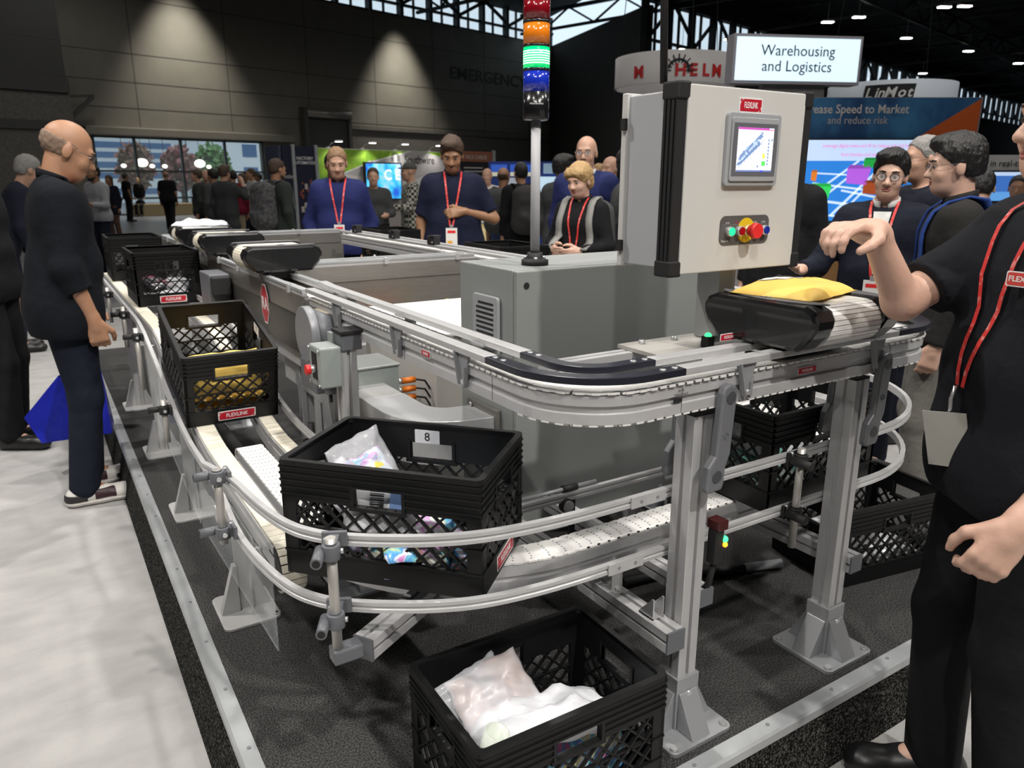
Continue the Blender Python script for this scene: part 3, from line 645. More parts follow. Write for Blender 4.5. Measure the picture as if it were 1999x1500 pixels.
# ---- electrical cabinet with vent and light tower
CX0, CX1, CY0, CY1, CZ0, CZ1 = 1.175, 1.965, 1.85, 2.187, .43, 1.296
t = thing('electrical_cabinet', 'large plain grey electrical cabinet standing inside the conveyor ring', 'cabinet')
g = G(); g.box((CX0, CY0 + .012, CZ0), (CX1, CY1, CZ1), CAB); g.build('body', t, bev=.004)
g = G(); g.box((CX0 + .002, CY0 - .008, CZ0 + .006), (CX1 - .002, CY0 + .012, CZ1 - .002), CAB); d_ = g.build('door', t, bev=.004)
q = G(); q.cyl((CX0 + .035, CY0 - .0085, CZ1 - .045), (CX0 + .035, CY0 - .0095, CZ1 - .045), .010, BLKM, 20); q.build('hole_plug', d_)
g = G(); F = fr((CX0 - .001, 2.005, 1.10), (0, -1, 0)); g.prism(rrect(.155, .215, .012), 0, .012, GRYL, F)
v = g.build('vent_grille', t, bev=.003); q = G()
for k in range(11): q.box((-.052 + (.012 if k < 1 else 0), .080 - k * .0155, .0122), (.052, .086 - k * .0155, .0135), BLKM, F)
q.build('louvre', v)
for x in (CX0 + .03, CX1 - .07):
    for y in (CY0 + .02, CY1 - .06): g = G(); g.box((x, y, PH), (x + .04, y + .04, CZ0), ALU); g.build('leg', t)
TX, TY = 1.315, 1.955
t = thing('signal_tower', 'five colour signal light tower on grey pole with green lamp lit', 'signal light', (TX, TY, CZ1))
g = G(); g.lathe([(0, 0), (.042, 0), (.042, .016), (.026, .018), (.024, .022), (.024, .038), (0, .038)], BLKM, n=28); 
for k in range(3): g.cyl((.033 * math.cos(2.1 * k), .033 * math.sin(2.1 * k), .016), (.033 * math.cos(2.1 * k), .033 * math.sin(2.1 * k), .026), .006, CHROME, 8)
g.build('base', t)
g = G(); g.cyl((0, 0, .03), (0, 0, .43), .0145, mat('pole grey', (.44, .44, .46), .55, 0), 20); g.build('pole', t)
z = .425; r_ = .0385
g = G(); g.lathe([(0, z), (r_ - .004, z), (r_, z + .006), (r_, z + .078), (0, z + .078)], BLKG, n=28); q = g.build('socket', t); 
g = G(); FF = fr((TX, TY, CZ1), (.87, -.5, 0)); F = fr((0, 0, z + .044), (.85, -.53, 0)) @ Matrix.Translation((0, 0, r_ + .0003)); g.text('Allen-Bradley', .0075, WHITE, F, extrude=.0001); g.build('lettering', q)
z += .078
LENS = [((.01, .03, .42), 0, 'blue_lens'), ((.0, .62, .16), 1, 'green_lens'), ((.75, .20, .01), 0, 'amber_lens'), ((.22, .004, .010), 0, 'red_lens'), ((.03, .03, .035), 0, 'clear_lens')]
for i, (c, on, nm) in enumerate(LENS):
    m = mat(nm, c, .15, coat=.6, emit=(1.1 if on else .08 if i < 3 else 0))
    g = G(); g.lathe([(0, z), (r_, z), (r_, z + .057), (0, z + .057)], m, n=32); l_ = g.build(nm, t)
    if on:
        q = G()
        for k in range(6): q.lathe([(r_ * .80, z + .010 + k * .0065), (r_ * 1.004, z + .011 + k * .0065), (r_ * 1.004, z + .0145 + k * .0065), (r_ * .8, z + .0155 + k * .0065)], mat('lit led', (.45, 1, .62), .3, emit=2.0), n=32)
        q.build('led_band', l_)
    g = G(); g.lathe([(0, z + .057), (r_ + .001, z + .057), (r_ + .001, z + .064), (0, z + .064)], BLKG, n=32); g.build('ring', t); z += .064
# ---- operator panel
HX0, HX1, HY0, HY1, HZ0, HZ1 = 1.292, 1.768, 1.338, 1.53, 1.327, 1.764
t = thing('operator_panel', 'white operator panel with touch screen and push buttons on a post', 'control panel')
g = G(); g.box((HX0 + .014, HY0 + .024, HZ0 + .012), (HX1 - .014, HY1, HZ1 - .012), mat('panel side paint', (.45, .455, .48), .4, .1)); g.build('housing', t, bev=.004)
g = G(); g.box((HX0 + .03, HY0, HZ0), (HX1 - .03, HY0 + .03, HZ1), CABW); g.build('front_plate', t, bev=.003)
for x0, x1 in ((HX0, HX0 + .036), (HX1 - .036, HX1)):
    g = G(); xm = x0 if x0 == HX0 else x1 - .006
    g.box((x0, HY0 + .004, HZ0 + .03), (x1, HY0 + .05, HZ1 - .03), BLKM)
    for k in range(3): g.box((x0 - .001, HY0 + .010 + k * .014, HZ0 + .03), (x1 + .001, HY0 + .014 + k * .014, HZ1 - .03), BLKG)
    c = g.build('edge_profile', t); q = G(); q.box((x0 - .003, HY0 + .0, HZ0 - .006), (x1 + .003, HY0 + .055, HZ0 + .034), BLKM); q.build('corner_cap', c, bev=.005); q = G(); q.box((x0 - .003, HY0 + .0, HZ1 - .034), (x1 + .003, HY0 + .055, HZ1 + .006), BLKM); q.build('corner_cap', c, bev=.005)
g = G(); g.box((HX0 + .004, HY1 - .006, HZ0 + .006), (HX1 - .004, HY1 + .012, HZ1 - .006), CABW); g.build('rear_door', t, bev=.003)
for z in (HZ0 + .06, HZ1 - .08): g = G(); g.box((HX0 - .004, HY1 - .010, z - .014), (HX0 + .006, HY1 + .006, z + .014), BLKM); g.build('hinge', t)
FP = fr(((HX0 + HX1) / 2, HY0 - .0002, 0), (1, 0, 0))
plaque(t, FP @ Matrix.Translation((.0, HZ1 - .038, 0)), .082, .035)
g = G(); sx, sz = .012, 1.622; g.prism(rrect(.190, .172, .010, 4, sx, sz), 0, .010, GRYL, FP); g.prism(rrect(.168, .150, .006, 4, sx, sz), .010, .014, GRYL, FP); b = g.build('screen_bezel', t, bev=.002)
q = G(); q.prism([(sx - .078, sz - .062), (sx - .080, sz), (sx - .078, sz + .062), (sx + .078, sz + .062), (sx + .080, sz), (sx + .078, sz - .062)], .014, .0146, GRYP, FP); q.build('mask', b)
SCR = lambda n, c, e=.85: mat('screen ' + n, c, .3, emit=e)
q = G(); SW_, SH_ = .064, .052; q.box((sx - SW_, sz - SH_, .0146), (sx + SW_, sz + SH_, .0150), SCR('white', (.80, .83, .92)), FP)
def sp(poly, m, z=.0151): q.prism([(sx + x * SW_, sz + y * SH_) for x, y in poly], z, z + .0001, m, FP)
def sr(x0, y0, x1, y1, m, z=.0151): sp([(x0, y0), (x1, y0), (x1, y1), (x0, y1)], m, z)
sr(-1, .90, .72, 1, SCR('magenta', (.45, .08, .38))); sr(.72, .88, 1, .96, SCR('pink', (.8, .3, .45))); sr(-1, -1, 1, -.92, SCR('navy', (.12, .16, .35))); sr(.36, -1, .5, -.92, SCR('blue', (.05, .08, .7)), .0152)
MB = SCR('machine blue', (.16, .24, .42)); MB2 = SCR('machine pale', (.42, .52, .68)); rnd = random.Random(5)
for o_, ln in ((-.17, 1.0), (.17, 1.0)):
    sp([(-.92 + .0 + o_ * .3, -.45 + o_), (-.78 + o_ * .3, -.55 + o_), (.36 + o_ * .3, .45 + o_), (.22 + o_ * .3, .58 + o_)], MB)
for k in range(9): a = k / 8; x, y = -.75 + a * .95, -.45 + a * .95; sp([(x - .12, y - .13), (x + .12, y + .02), (x + .12, y + .10), (x - .12, y - .05)], MB2, .0152)
for k in range(26): x = rnd.uniform(0, 1); d = rnd.uniform(-.3, .3); s_ = rnd.uniform(.03, .07); cx, cy = -.85 + x * 1.12 + d * .4, -.42 + x * .98 + d; sr(cx - s_, cy - s_, cx + s_, cy + s_, MB if k % 3 else MB2, .0153)
for k in range(9): x = -.85 + k * .15; y = -.55 + k * .13; sr(x - .012, y - .32, x + .012, y, MB, .0151)
sr(.42, -.38, .58, -.16, SCR('yellow', (.85, .75, .1))); sr(.40, -.72, .62, -.5, SCR('green', (.1, .6, .12)))
for k in range(8): sr(.70, .40 - k * .155, .78, .50 - k * .155, MB)
sr(.88, .42, .96, .52, MB); sr(.15, -.80, .23, -.70, MB); q.build('display', b)
g = G(); bz = 1.428; bp = [(-.088 + .006, -.034 + .0)]
g.prism(rrect(.180, .072, .018, 5, .012, bz), 0, .0015, mat('button plate', (.10, .098, .095), .45), FP); pl = g.build('button_plate', t)
q = G(); q.box((-.07, bz + .014, .0016), (.095, bz + .0146, .0018), GRYL, FP)
for x, s_ in ((-.052, 'START'), (-.018, 'STOP'), (.050, 'RESET'), (.080, 'CLEAR')): q.text(s_, .005, WHITE if s_ != 'STOP' else REDB, FP @ Matrix.Translation((x, bz + .0185, .0017)), extrude=.0001)
q.text('FlexLink', .008, WHITE, FP @ Matrix.Translation((-.058, bz - .026, .0017)), extrude=.0001); q.build('lettering', pl)
def pbtn(x, m, nm):
    q = G(); c = FP @ Vector((x, bz - .002, 0)); d = FP.to_3x3() @ Vector((0, 0, 1)); q.cyl(c, c + d * .014, .0125, CHROME, 24); b_ = q.build(nm, t, bev=.002); q = G(); q.cyl(c + d * .013, c + d * .017, .0098, m, 24); q.build('lens', b_)
pbtn(-.048, mat('green lit', (.02, .75, .30), .3, emit=.9), 'green_button'); pbtn(-.012, mat('deep red lens', (.32, .006, .01), .25), 'red_button'); pbtn(.052, mat('white lit', (.75, .8, 1), .3, emit=1.2), 'white_button'); pbtn(.080, mat('blue lens', (.015, .03, .30), .25), 'blue_button')
q = G(); c = FP @ Vector((.016, bz - .001, 0)); d = FP.to_3x3() @ Vector((0, 0, 1)); q.cyl(c + d * .0016, c + d * .003, .031, YEL, 36); q.cyl(c, c + d * .016, .014, mat('brass ring', (.75, .6, .3), .3, .8), 24); q.cyl(c + d * .016, c + d * .030, .012, REDB, 24, .020); q.cyl(c + d * .030, c + d * .042, .0205, REDB, 28, .018); q.build('emergency_stop', t)
g = G(); g.box((1.555, 1.42, 1.125), (1.605, 1.50, HZ0 + .013), mat('panel post grey', (.46, .47, .47), .4, .3)); g.box((1.605, 1.425, 1.125), (1.622, 1.495, HZ0 + .013), CABW); g.build('post', t)
g = G(); g.box((1.30, 1.36, 1.113), (1.66, 1.53, 1.123), mat('warm plate', (.48, .46, .43), .45, .3))
for x, y in ((1.36, 1.50), (1.47, 1.49), (1.49, 1.40)): g.cyl((x, y, 1.123), (x, y, 1.133), .009, CHROME, 10)
g.build('base_plate', t)
t = thing('panel_cable', 'dark cable rising from the top of the operator panel to the roof', 'cable'); g = G(); g.tube([(1.30, 1.40, HZ1 + .004), (1.29, 1.41, 2.1), (1.24, 1.46, 2.9), (1.2, 1.6, 4.2), (1.2, 1.8, 12.4)], .009, BLKM, 8); g.build('sheath', t)
# cross extrusion carrying the panel
t = thing('cross_rail', 'silver slotted cross rail behind the black conveyor bend', 'rail'); extrusion('bar', (1.03, 1.49, 1.09), (XF - .06, 1.49, 1.09), .045, t); extrusion('stub', (1.00, 1.40, 1.09), (1.16, 1.40, 1.09), .035, t)

t = thing('photo_sensor', 'small black sensor with green light on the operator panel plate', 'sensor', (1.475, 1.372, 1.123)); g = G(); g.box((-.012, -.012, 0), (.012, .012, .03), BLKM); g.cyl((.012, 0, .018), (.05, 0, .022), .009, GRYL, 10); g.build('housing', t); g = G(); g.sph((0, 0, .030), .010, mat('green led', (.05, .9, .25), .3, emit=2.0), 10, 6); g.build('led', t)
# ================================================================ LOWER CRATE LINE
ZL = .652
def zb(y):      # belt height on the left lane: flat, ramp, flat
    def lin(v): return max(ZL, min(.893, .733 + .2555 * (v - 3.06)))
    return sum(lin(y + d) for d in np.linspace(-.16, .16, 9)) / 9
ys = list(np.linspace(6.3, 1.78, 60))
def lane_belt(name, label, x, y1, wd, nose):
    t = thing(name, label, 'conveyor', group='narrow twin crate belts'); P = [(x, y, zb(y)) for y in ys if y >= y1 - .01]
    if P[-1][1] > y1 + .005: P.append((x, y1, zb(y1)))
    g = G(); g.sweep3([(-wd / 2 - .004, -.075), (wd / 2 + .004, -.075), (wd / 2 + .004, -.040), (wd / 2, -.037), (wd / 2, -.030), (wd / 2 + .004, -.027), (wd / 2 + .004, -.007), (-wd / 2 - .004, -.007), (-wd / 2 - .004, -.027), (-wd / 2, -.030), (-wd / 2, -.037), (-wd / 2 - .004, -.040)], P, ALU); g.build('beam', t)
    g = G(); chain_plates(g, P, wd, 0, .017, BELT, .006, False); g.build('belt', t)
    # nose: belt wrapped round the end pulley
    r = nose; zc = zb(y1) - r; g = G()
    n = 9
    for k in range(n):
        a0, a1 = R(180 * k / n + 1.5), R(180 * (k + 1) / n - 1.5); poly = []
        for a in np.linspace(a0, a1, 4): poly.append((y1 - r * math.sin(a), zc + r * math.cos(a)))
        for a in np.linspace(a1, a0, 4): poly.append((y1 - (r - .006) * math.sin(a), zc + (r - .006) * math.cos(a)))
        g.prism(poly, x - wd / 2, x + wd / 2, BELT, Matrix(((0, 0, 1, 0), (1, 0, 0, 0), (0, 1, 0, 0), (0, 0, 0, 1))))
    g.build('nose_belt', t)
    g = G(); g.cyl((x - wd / 2 - .002, y1, zc), (x + wd / 2 + .002, y1, zc), r - .007, BLKM, 28); g.build('end_pulley', t)
    return t
lane_belt('crate_belt', 'narrow cream belt conveyor nearest the platform edge ending in a round nose', .446, 1.80, .060, .066)
lane_belt('crate_belt', 'narrow cream belt conveyor on the machine side of the crate lane', .665, 2.10, .050, .05)
t = thing('curve_chain', 'white plastic chain conveyor carrying crates round the front corner of the stand', 'conveyor')
cpath = [(.548, 2.60, 0), (.548, 1.935, 0)] + arc(1.068, 1.935, .52, 180, 270, 18)[1:] + arc(1.93, 1.935, .52, 270, 360, 18) + [(2.45, 2.6, 0)]
g = G(); chain_plates(g, cpath, .088, ZL - .006, .0335, CHAIN, .005, True); ch_ = g.build('chain', t)
q = G(); rndc = random.Random(2)
P = [Vector(p) for p in cpath]
for i in range(len(P) - 1):
    L = (P[i + 1] - P[i]).length; d = (P[i + 1] - P[i]).normalized(); nx = d.cross(Vector((0, 0, 1))); k = .012
    while k < L:
        for o in (-.030, -.018, -.006, .006, .018, .030):
            c = P[i] + d * (k + (.004 if abs(o) < .02 else 0)) + nx * o + Vector((0, 0, ZL - .0058)); q.box((-.0022, -.0022, 0), (.0022, .0022, .0006), GRYL, Matrix.Translation(c))
        k += .0335
tag(q.build('hinge_slot', ch_), kind='stuff')
q = G()
for k in range(7):
    a0, a1 = R(180 * k / 7 + 2), R(180 * (k + 1) / 7 - 2); r = .046; zc = ZL - .006 - r
    poly = [(2.60 + r * math.sin(a), zc + r * math.cos(a)) for a in np.linspace(a0, a1, 4)] + [(2.60 + (r - .006) * math.sin(a), zc + (r - .006) * math.cos(a)) for a in np.linspace(a1, a0, 4)]
    q.prism(poly, .505, .591, CHAIN, Matrix(((0, 0, 1, 0), (1, 0, 0, 0), (0, 1, 0, 0), (0, 0, 0, 1))))
q.build('end_wrap', t)
g = G(); g.sweep3([(-.044, ZL - .092), (.044, ZL - .092), (.044, ZL - .055), (.039, ZL - .052), (.039, ZL - .044), (.044, ZL - .041), (.044, ZL - .013), (-.044, ZL - .013), (-.044, ZL - .041), (-.039, ZL - .044), (-.039, ZL - .052), (-.044, ZL - .055)], cpath, ALU); g.build('beam', t)
# supports under the left lane
def plate_foot(x, y, ztop, label):
    t = thing('lane_leg', label, 'leg', (0, 0, 0), 0, 'plate legs along the crate lane'); g = G(); z = PH
    g.prism(rrect(.175, .225, .025, 4, x, y), z, z + .010, mat('plate foot grey', (.50, .50, .50), .5, .2)); g.build('base_plate', t, bev=.002)
    g = G(); g.box((x + .012, y - .022, z + .01), (x + .020, y + .06, ztop), MATS['plate foot grey']); g.box((x - .022, y - .008, z + .01), (x + .04, y + .0, ztop), MATS['plate foot grey']); g.build('upright', t)
    g = G(); F = Matrix(((1, 0, 0, 0), (0, 0, 1, y - .004), (0, 1, 0, 0), (0, 0, 0, 1))); g.prism([(x - .078, z + .01), (x - .02, z + .01), (x - .02, z + .17), (x - .03, z + .17)], -.014, .014, MATS['plate foot grey'], F)
    g.prism([(x + .08, z + .01), (x + .03, z + .01), (x + .03, z + .15)], -.01, .01, MATS['plate foot grey'], F); g.build('gusset', t)
    g = G(); g.cyl((x + .075, y - .09, z + .01), (x + .075, y - .09, z + .014), .012, ALU, 14); g.cyl((x + .075, y - .09, z + .014), (x + .075, y - .09, z + .0145), .006, BLKM, 10); g.build('bolt', t)
    g = G(); g.box((x - .06, y - .02, ztop - .045), (.74, y + .02, ztop), ALU); g.build('cross_bar', t)
for y, l in ((2.30, 'grey plate leg behind the clear panel nearest the big numbered crate'), (3.2, 'grey plate leg beside the yellow mailer crate'), (4.05, 'grey plate leg beside the white bag crate'), (5.0, 'grey plate leg far along the crate lane')): plate_foot(.425, y, zb(y) - .078, l)
# clear acrylic side panels
def acr(y0, y1, z0a, z0b, label):
    t = thing('splash_guard', label, 'guard'); g = G(); F = Matrix(((0, 0, 1, .383), (1, 0, 0, 0), (0, 1, 0, 0), (0, 0, 0, 1)))
    n = 10; top = [(y, zb(y) - .02) for y in np.linspace(y1, y0, n)]; g.prism([(y0, z0a), (y1, z0b)] + top, 0, .004, ACRYL, F); g.build('sheet', t)
    q = G()
    for y in (y0 + .2, y1 - .2): q.cyl((.375, y, zb(y) - .06), (.418, y, zb(y) - .06), .006, CHROME, 8)
    q.build('standoff', t)
acr(1.72, 2.72, .40, .33, 'clear acrylic side panel below the guide rails near the front corner'); acr(2.76, 3.9, .33, .50, 'clear acrylic side panel beside the yellow mailer crate')
# guide rails with rods and clamps
def flat_rail(parent, pts, m=ALU, name='rail'):
    g = G(); g.sweep3([(-.007, -.024), (.007, -.024), (.007, -.016), (.004, -.014), (.004, -.010), (.007, -.008), (.007, 0), (-.007, 0)], pts, m); return g.build(name, parent)
CURVE = [(.340, 1.83), (.352, 1.66), (.379, 1.506), (.426, 1.425), (.470, 1.385), (.526, 1.342), (.616, 1.286), (.715, 1.245), (.852, 1.224), (1.004, 1.217), (1.23, 1.217), (1.60, 1.217), (2.02, 1.217)]
CURVE_R = arc(2.05, 1.817, .60, 270, 360, 18)[0:] + [(2.65, 2.4, 0), (2.65, 3.4, 0)]
def smooth(pts, n=3):
    P = [Vector(p) for p in pts]
    for _ in range(n):
        Q = [P[0]]
        for i in range(len(P) - 1): Q += [P[i].lerp(P[i + 1], .25), P[i].lerp(P[i + 1], .75)]
        P = Q + [P[-1]]
    return P
t = thing('guide_rail', 'outer pair of flat silver guide rails sweeping round the front corner', 'guide rail')
flat_rail(t, [Vector((p[0], p[1], .842)) for p in smooth([(.300, 1.98)] + CURVE)] + [Vector((p[0], p[1], .842)) for p in CURVE_R], name='upper_rail')
flat_rail(t, [Vector((.362, y, zb(y) + .040)) for y in np.linspace(6.2, 2.3, 40)] + [Vector((p[0], p[1], .688)) for p in smooth([(.358, 2.1)] + CURVE)] + [Vector((p[0], p[1], .688)) for p in CURVE_R], name='lower_rail')
def clamp_rod(parent, rx, ry, qx, qy, z0, z1, zs, m=GRYP):
    # vertical rod at (rx,ry), rail point (qx,qy)
    g = G(); g.cyl((rx, ry, z0), (rx, ry, z1), .0105, mat('rod', (.52, .50, .47), .4, .5), 16); g.build('rod', parent)
    d = Vector((qx - rx, qy - ry, 0)).normalized(); s_ = Vector((-d.y, d.x, 0))
    for z in zs:
        c = Vector((rx, ry, z)); g = G(); 
        g.cyl(c + Vector((0, 0, -.016)), c + Vector((0, 0, .016)), .0185, m, 18)
        g.cyl(c + Vector((0, 0, .016)), c + Vector((0, 0, .020)), .012, m, 14)
        e = Vector((qx, qy, z)); g.bar(c, e - d * .012, .022, .026, m); g.bar(e - d * .012 - s_ * .026, e - d * .012 + s_ * .026, .010, .034, m)
        k = G(); 
        b = g.build('clamp', parent, bev=.002)
        o = c - d * .004 + s_ * .022; k.cyl(o + d * .012, o - d * .048, .0115, m, 16); k.cyl(o - d * .048, o - d * .0485, .008, BLKM, 14); k.build('sleeve', b)
        k = G(); k.cyl(c + d * .022 + s_ * .012, c + d * .022 + s_ * .012 + Vector((0, 0, .018)), .006, CHROME, 10); k.cyl(c - s_ * .018, c - s_ * .024, .006, CHROME, 10); k.build('screw', b)
clamp_rod(t, .418, 1.338, .448, 1.398, .590, .868, (.838, .684)); clamp_rod(t, .308, 1.86, .345, 1.86, .66, .86, (.840, .690)); clamp_rod(t, 1.655, 1.183, 1.655, 1.217, .575, .862, (.830, .676), BLKM)
clamp_rod(t, .33, 2.95, .362, 2.95, .60, zb(2.95) + .06, (zb(2.95) + .02,), BLKM); clamp_rod(t, .33, 4.1, .362, 4.1, .75, zb(4.1) + .06, (zb(4.1) + .02,), BLKM)
clamp_rod(t, .33, 4.9, .362, 4.9, .75, zb(4.9) + .06, (zb(4.9) + .02,), BLKM); clamp_rod(t, .33, 3.6, .362, 3.6, .65, zb(3.6) + .06, (zb(3.6) + .02,), BLKM); clamp_rod(t, 2.68, 2.1, 2.65, 2.1, .45, .86, (.83, .67), GRYL)
for x, z in ((1.075, .676), (1.135, .830)):
    g = G(); g.box((x - .050, 1.2055, z - .014), (x + .055, 1.2098, z + .014), ALU); g.cyl((x - .02, 1.206, z), (x - .02, 1.204, z), .004, ALUD, 8); g.cyl((x + .03, 1.206, z), (x + .03, 1.204, z), .004, ALUD, 8); g.build('splice_plate', t)
t = thing('guide_rail', 'inner straight silver guide rail in front of the grey electrical cabinet', 'guide rail')
flat_rail(t, [Vector((.95, 1.60, .690)), Vector((1.93, 1.60, .690))], name='lower_rail')
g = G(); g.cyl((1.225, 1.618, .52), (1.225, 1.618, .70), .010, BLKM, 12); g.cyl((1.185, 1.60, .655), (1.185, 1.582, .655), .021, BLKM, 20); g.cyl((1.185, 1.582, .655), (1.185, 1.578, .655), .018, CHROME, 20); g.build('knob_clamp', t)
g = G(); g.cyl((1.04, 1.605, .70), (1.30, 1.605, .70), .006, ALUD, 10); g.cyl((1.18, 1.605, .70), (1.23, 1.605, .70), .011, BLKM, 10); g.build('clip_rod', t)
t = thing('guide_rail', 'inner flat guide rail on the machine side of the ramped crate lane', 'guide rail')
flat_rail(t, [Vector((.735, y, zb(y) + .045)) for y in np.linspace(4.6, 2.12, 26)]); g = G(); g.box((.742, 2.55, zb(2.6) - .09), (.80, 2.62, zb(2.6) - .02), BLKM); g.cyl((.765, 2.58, zb(2.6) - .14), (.765, 2.58, zb(2.6) + .05), .012, BLKM, 12); g.build('clamp', t)
g = G(); g.box((.727, 2.13, zb(2.2) + .03), (.731, 2.26, zb(2.2) + .05), ALU); g.build('splice_plate', t)
# cross bars under the chain, bolted to the posts
def cross_bar(p, q, label, wd=.045, cap=True):
    t = thing('cross_bar', label, 'bar', group=None); extrusion('bar', p, q, wd, t); d = (Vector(p) - Vector(q)).normalized(); g = G()
    a = Vector(p); s_ = Vector((-d.y, d.x, 0)); g.bar(a, a + d * .006, wd + .001, wd + .001, GRYP); g.build('end_cap', t); return t
t = cross_bar((1.178, 1.135, .478), (1.178, 1.90, .478), 'silver slotted bar bolted to the nearer post and running under the white chain', .055)
g = G(); F = Matrix(((0, 0, 1, 1.160), (1, 0, 0, 1.195), (0, 1, 0, .506), (0, 0, 0, 1)))
for z0 in (0, .032): g.prism([(0, 0), (.005, 0), (.050, .0), (.05, .004), (.006, .055), (0, .055)], z0, z0 + .004, CHROME, F)
g.box((1.160, 1.195, .506), (1.196, 1.245, .510), CHROME); g.cyl((1.178, 1.225, .51), (1.178, 1.225, .516), .008, CHROME, 10); g.build('angle_bracket', t)
g = G(); g.box((1.16, 1.335, .505), (1.196, 1.385, .509), CHROME); g.box((1.16, 1.352, .509), (1.196, 1.356, .575), CHROME); g.cyl((1.178, 1.345, .509), (1.178, 1.345, .516), .008, CHROME, 10); g.build('beam_bracket', t)
cross_bar((1.30, 1.16, .545), (1.30, 1.9, .545), 'short silver slotted bar just right of the nearer post'); cross_bar((1.888, 1.135, .478), (1.888, 1.9, .478), 'silver slotted bar bolted to the farther post under the chain', .05)
cross_bar((.487, 1.372, .575), (1.02, 1.68, .575), 'slanting silver slotted bar holding the guide rod at the front corner', .05)
t = thing('rod_bracket', 'dark grey bracket joining the guide rod to the slanting bar', 'bracket'); g = G(); g.box((.405, 1.322, .586), (.468, 1.36, .618), GRYP); g.build('body', t, bev=.004)
t = thing('light_sensor', 'black sensor with green and orange lights beside the nearer post', 'sensor', (1.30, 1.14, .70)); g = G(); g.box((-.014, -.014, -.05), (.014, .014, .04), BLKM); g.box((-.014, -.02, .04), (.02, .02, .065), mat('dark red lens', (.06, .01, .01), .3)); g.build('housing', t, bev=.003)
g = G(); g.sph((.018, -.012, .012), .009, MATS['green led'], 10, 6); g.build('green_led', t); g = G(); g.sph((.016, -.016, .0), .007, mat('orange led', (1, .35, .02), .3, emit=2), 10, 6); g.build('orange_led', t); g = G(); g.tube([(0, 0, -.05), (.01, .02, -.12), (-.01, .06, -.2), (-.02, .1, -.32), (.1, .2, -.49)], .008, BLKM, 8); g.build('cable', t)
t = thing('air_hose', 'black hose with clear end lying on the dark carpet behind the nearer post', 'hose'); g = G(); g.tube([(1.55, 1.75, PH + .02), (1.75, 1.72, PH + .018), (1.9, 1.62, PH + .018), (1.98, 1.60, PH + .018)], .018, BLKM, 10); g.build('hose', t); g = G(); g.tube([(1.98, 1.60, PH + .018), (2.07, 1.57, PH + .018), (2.12, 1.55, PH + .02)], .017, GRYL, 10); g.build('sleeve', t)

# ================================================================ CRATES
CW, CL, CH = .33, .48, .28
CRM = mat('black crate plastic', (.007, .007, .0075), .45, spec=.3)
def crate_mesh():
    g = G(); T = .011
    def wall(F, half, hole=True):
        # F: local x along wall, y up, z outwards (outer face at z=0)
        pw = .034; lw = half - pw
        B = lambda x0, y0, x1, y1, z0=-T, z1=0: g.box((x0, y0, z0), (x1, y1, z1), CRM, F)
        B(-half, 0, -lw, CH); B(lw, 0, half, CH)
        B(-lw, 0, lw, .058, -T, 0); B(-half, 0, half, .030, -T, -.003)
        hw, h0, h1 = .058, .187, .232
        B(-lw, h0, -hw, CH); B(hw, h0, lw, CH); B(-hw, h1, hw, CH); B(-hw - .012, h0 - .009, hw + .012, h0, -T - .004, .003)
        B(-hw - .008, h0, -hw, h1 + .006, -T - .004, .003); B(hw, h0, hw + .008, h1 + .006, -T - .004, .003)
        for v in (.200, .216, .232, .248, .264):
            if v < h1: B(-half, v, -hw - .008, v + .004, 0, .0035); B(hw + .008, v, half, v + .004, 0, .0035)
            else: B(-half, v, half, v + .004, 0, .0035)
        B(-half, .058, half, .062, -T, .003); B(-lw, .120, lw, .125, -T, -.002); B(-half, .118, -lw, .122, 0, .003); B(lw, .118, half, .122, 0, .003)
        u0, u1, v0, v1 = -lw, lw, .060, .187; pit = .0455; th = .0052
        for sgn in (1, -1):
            c = -1.2
            while c < 1.2:
                # line: v - v0 = sgn*(u - c)
                pts = []
                ua, ub = (c, c + (v1 - v0)) if sgn > 0 else (c - (v1 - v0), c)
                a, b = max(u0, ua), min(u1, ub)
                if b - a > .004:
                    va, vb = v0 + sgn * (a - c), v0 + sgn * (b - c)
                    d = Vector((b - a, vb - va, 0)); L = d.length; d.normalize(); n_ = Vector((-d.y, d.x, 0)); p = Vector((a, va, 0)); q_ = Vector((b, vb, 0)); h_ = n_ * th / 2
                    vs = [p + h_, p - h_, q_ - h_, q_ + h_]; z0, z1 = (-T + .001, -.001) if sgn > 0 else (-T + .002, -.002)
                    vv = [F @ Vector((w_.x, w_.y, z0)) for w_ in vs] + [F @ Vector((w_.x, w_.y, z1)) for w_ in vs]
                    g.add(vv, [(0, 1, 2, 3), (4, 7, 6, 5), (0, 4, 5, 1), (1, 5, 6, 2), (2, 6, 7, 3), (3, 7, 4, 0)], CRM)
                c += pit
    a, b = CW / 2, CL / 2
    wall(fr((0, -b, 0), (1, 0, 0)), a); wall(fr((0, b, 0), (-1, 0, 0)), a); wall(fr((-a, 0, 0), (0, -1, 0)), b); wall(fr((a, 0, 0), (0, 1, 0)), b)
    for x in np.linspace(-a + .02, a - .02, 9): g.box((x - .006, -b + .01, .004), (x + .006, b - .01, .012), CRM)
    for y in np.linspace(-b + .02, b - .02, 13): g.box((-a + .01, y - .006, .004), (a - .01, y + .006, .012), CRM)
    return g.build('basket_mesh').data
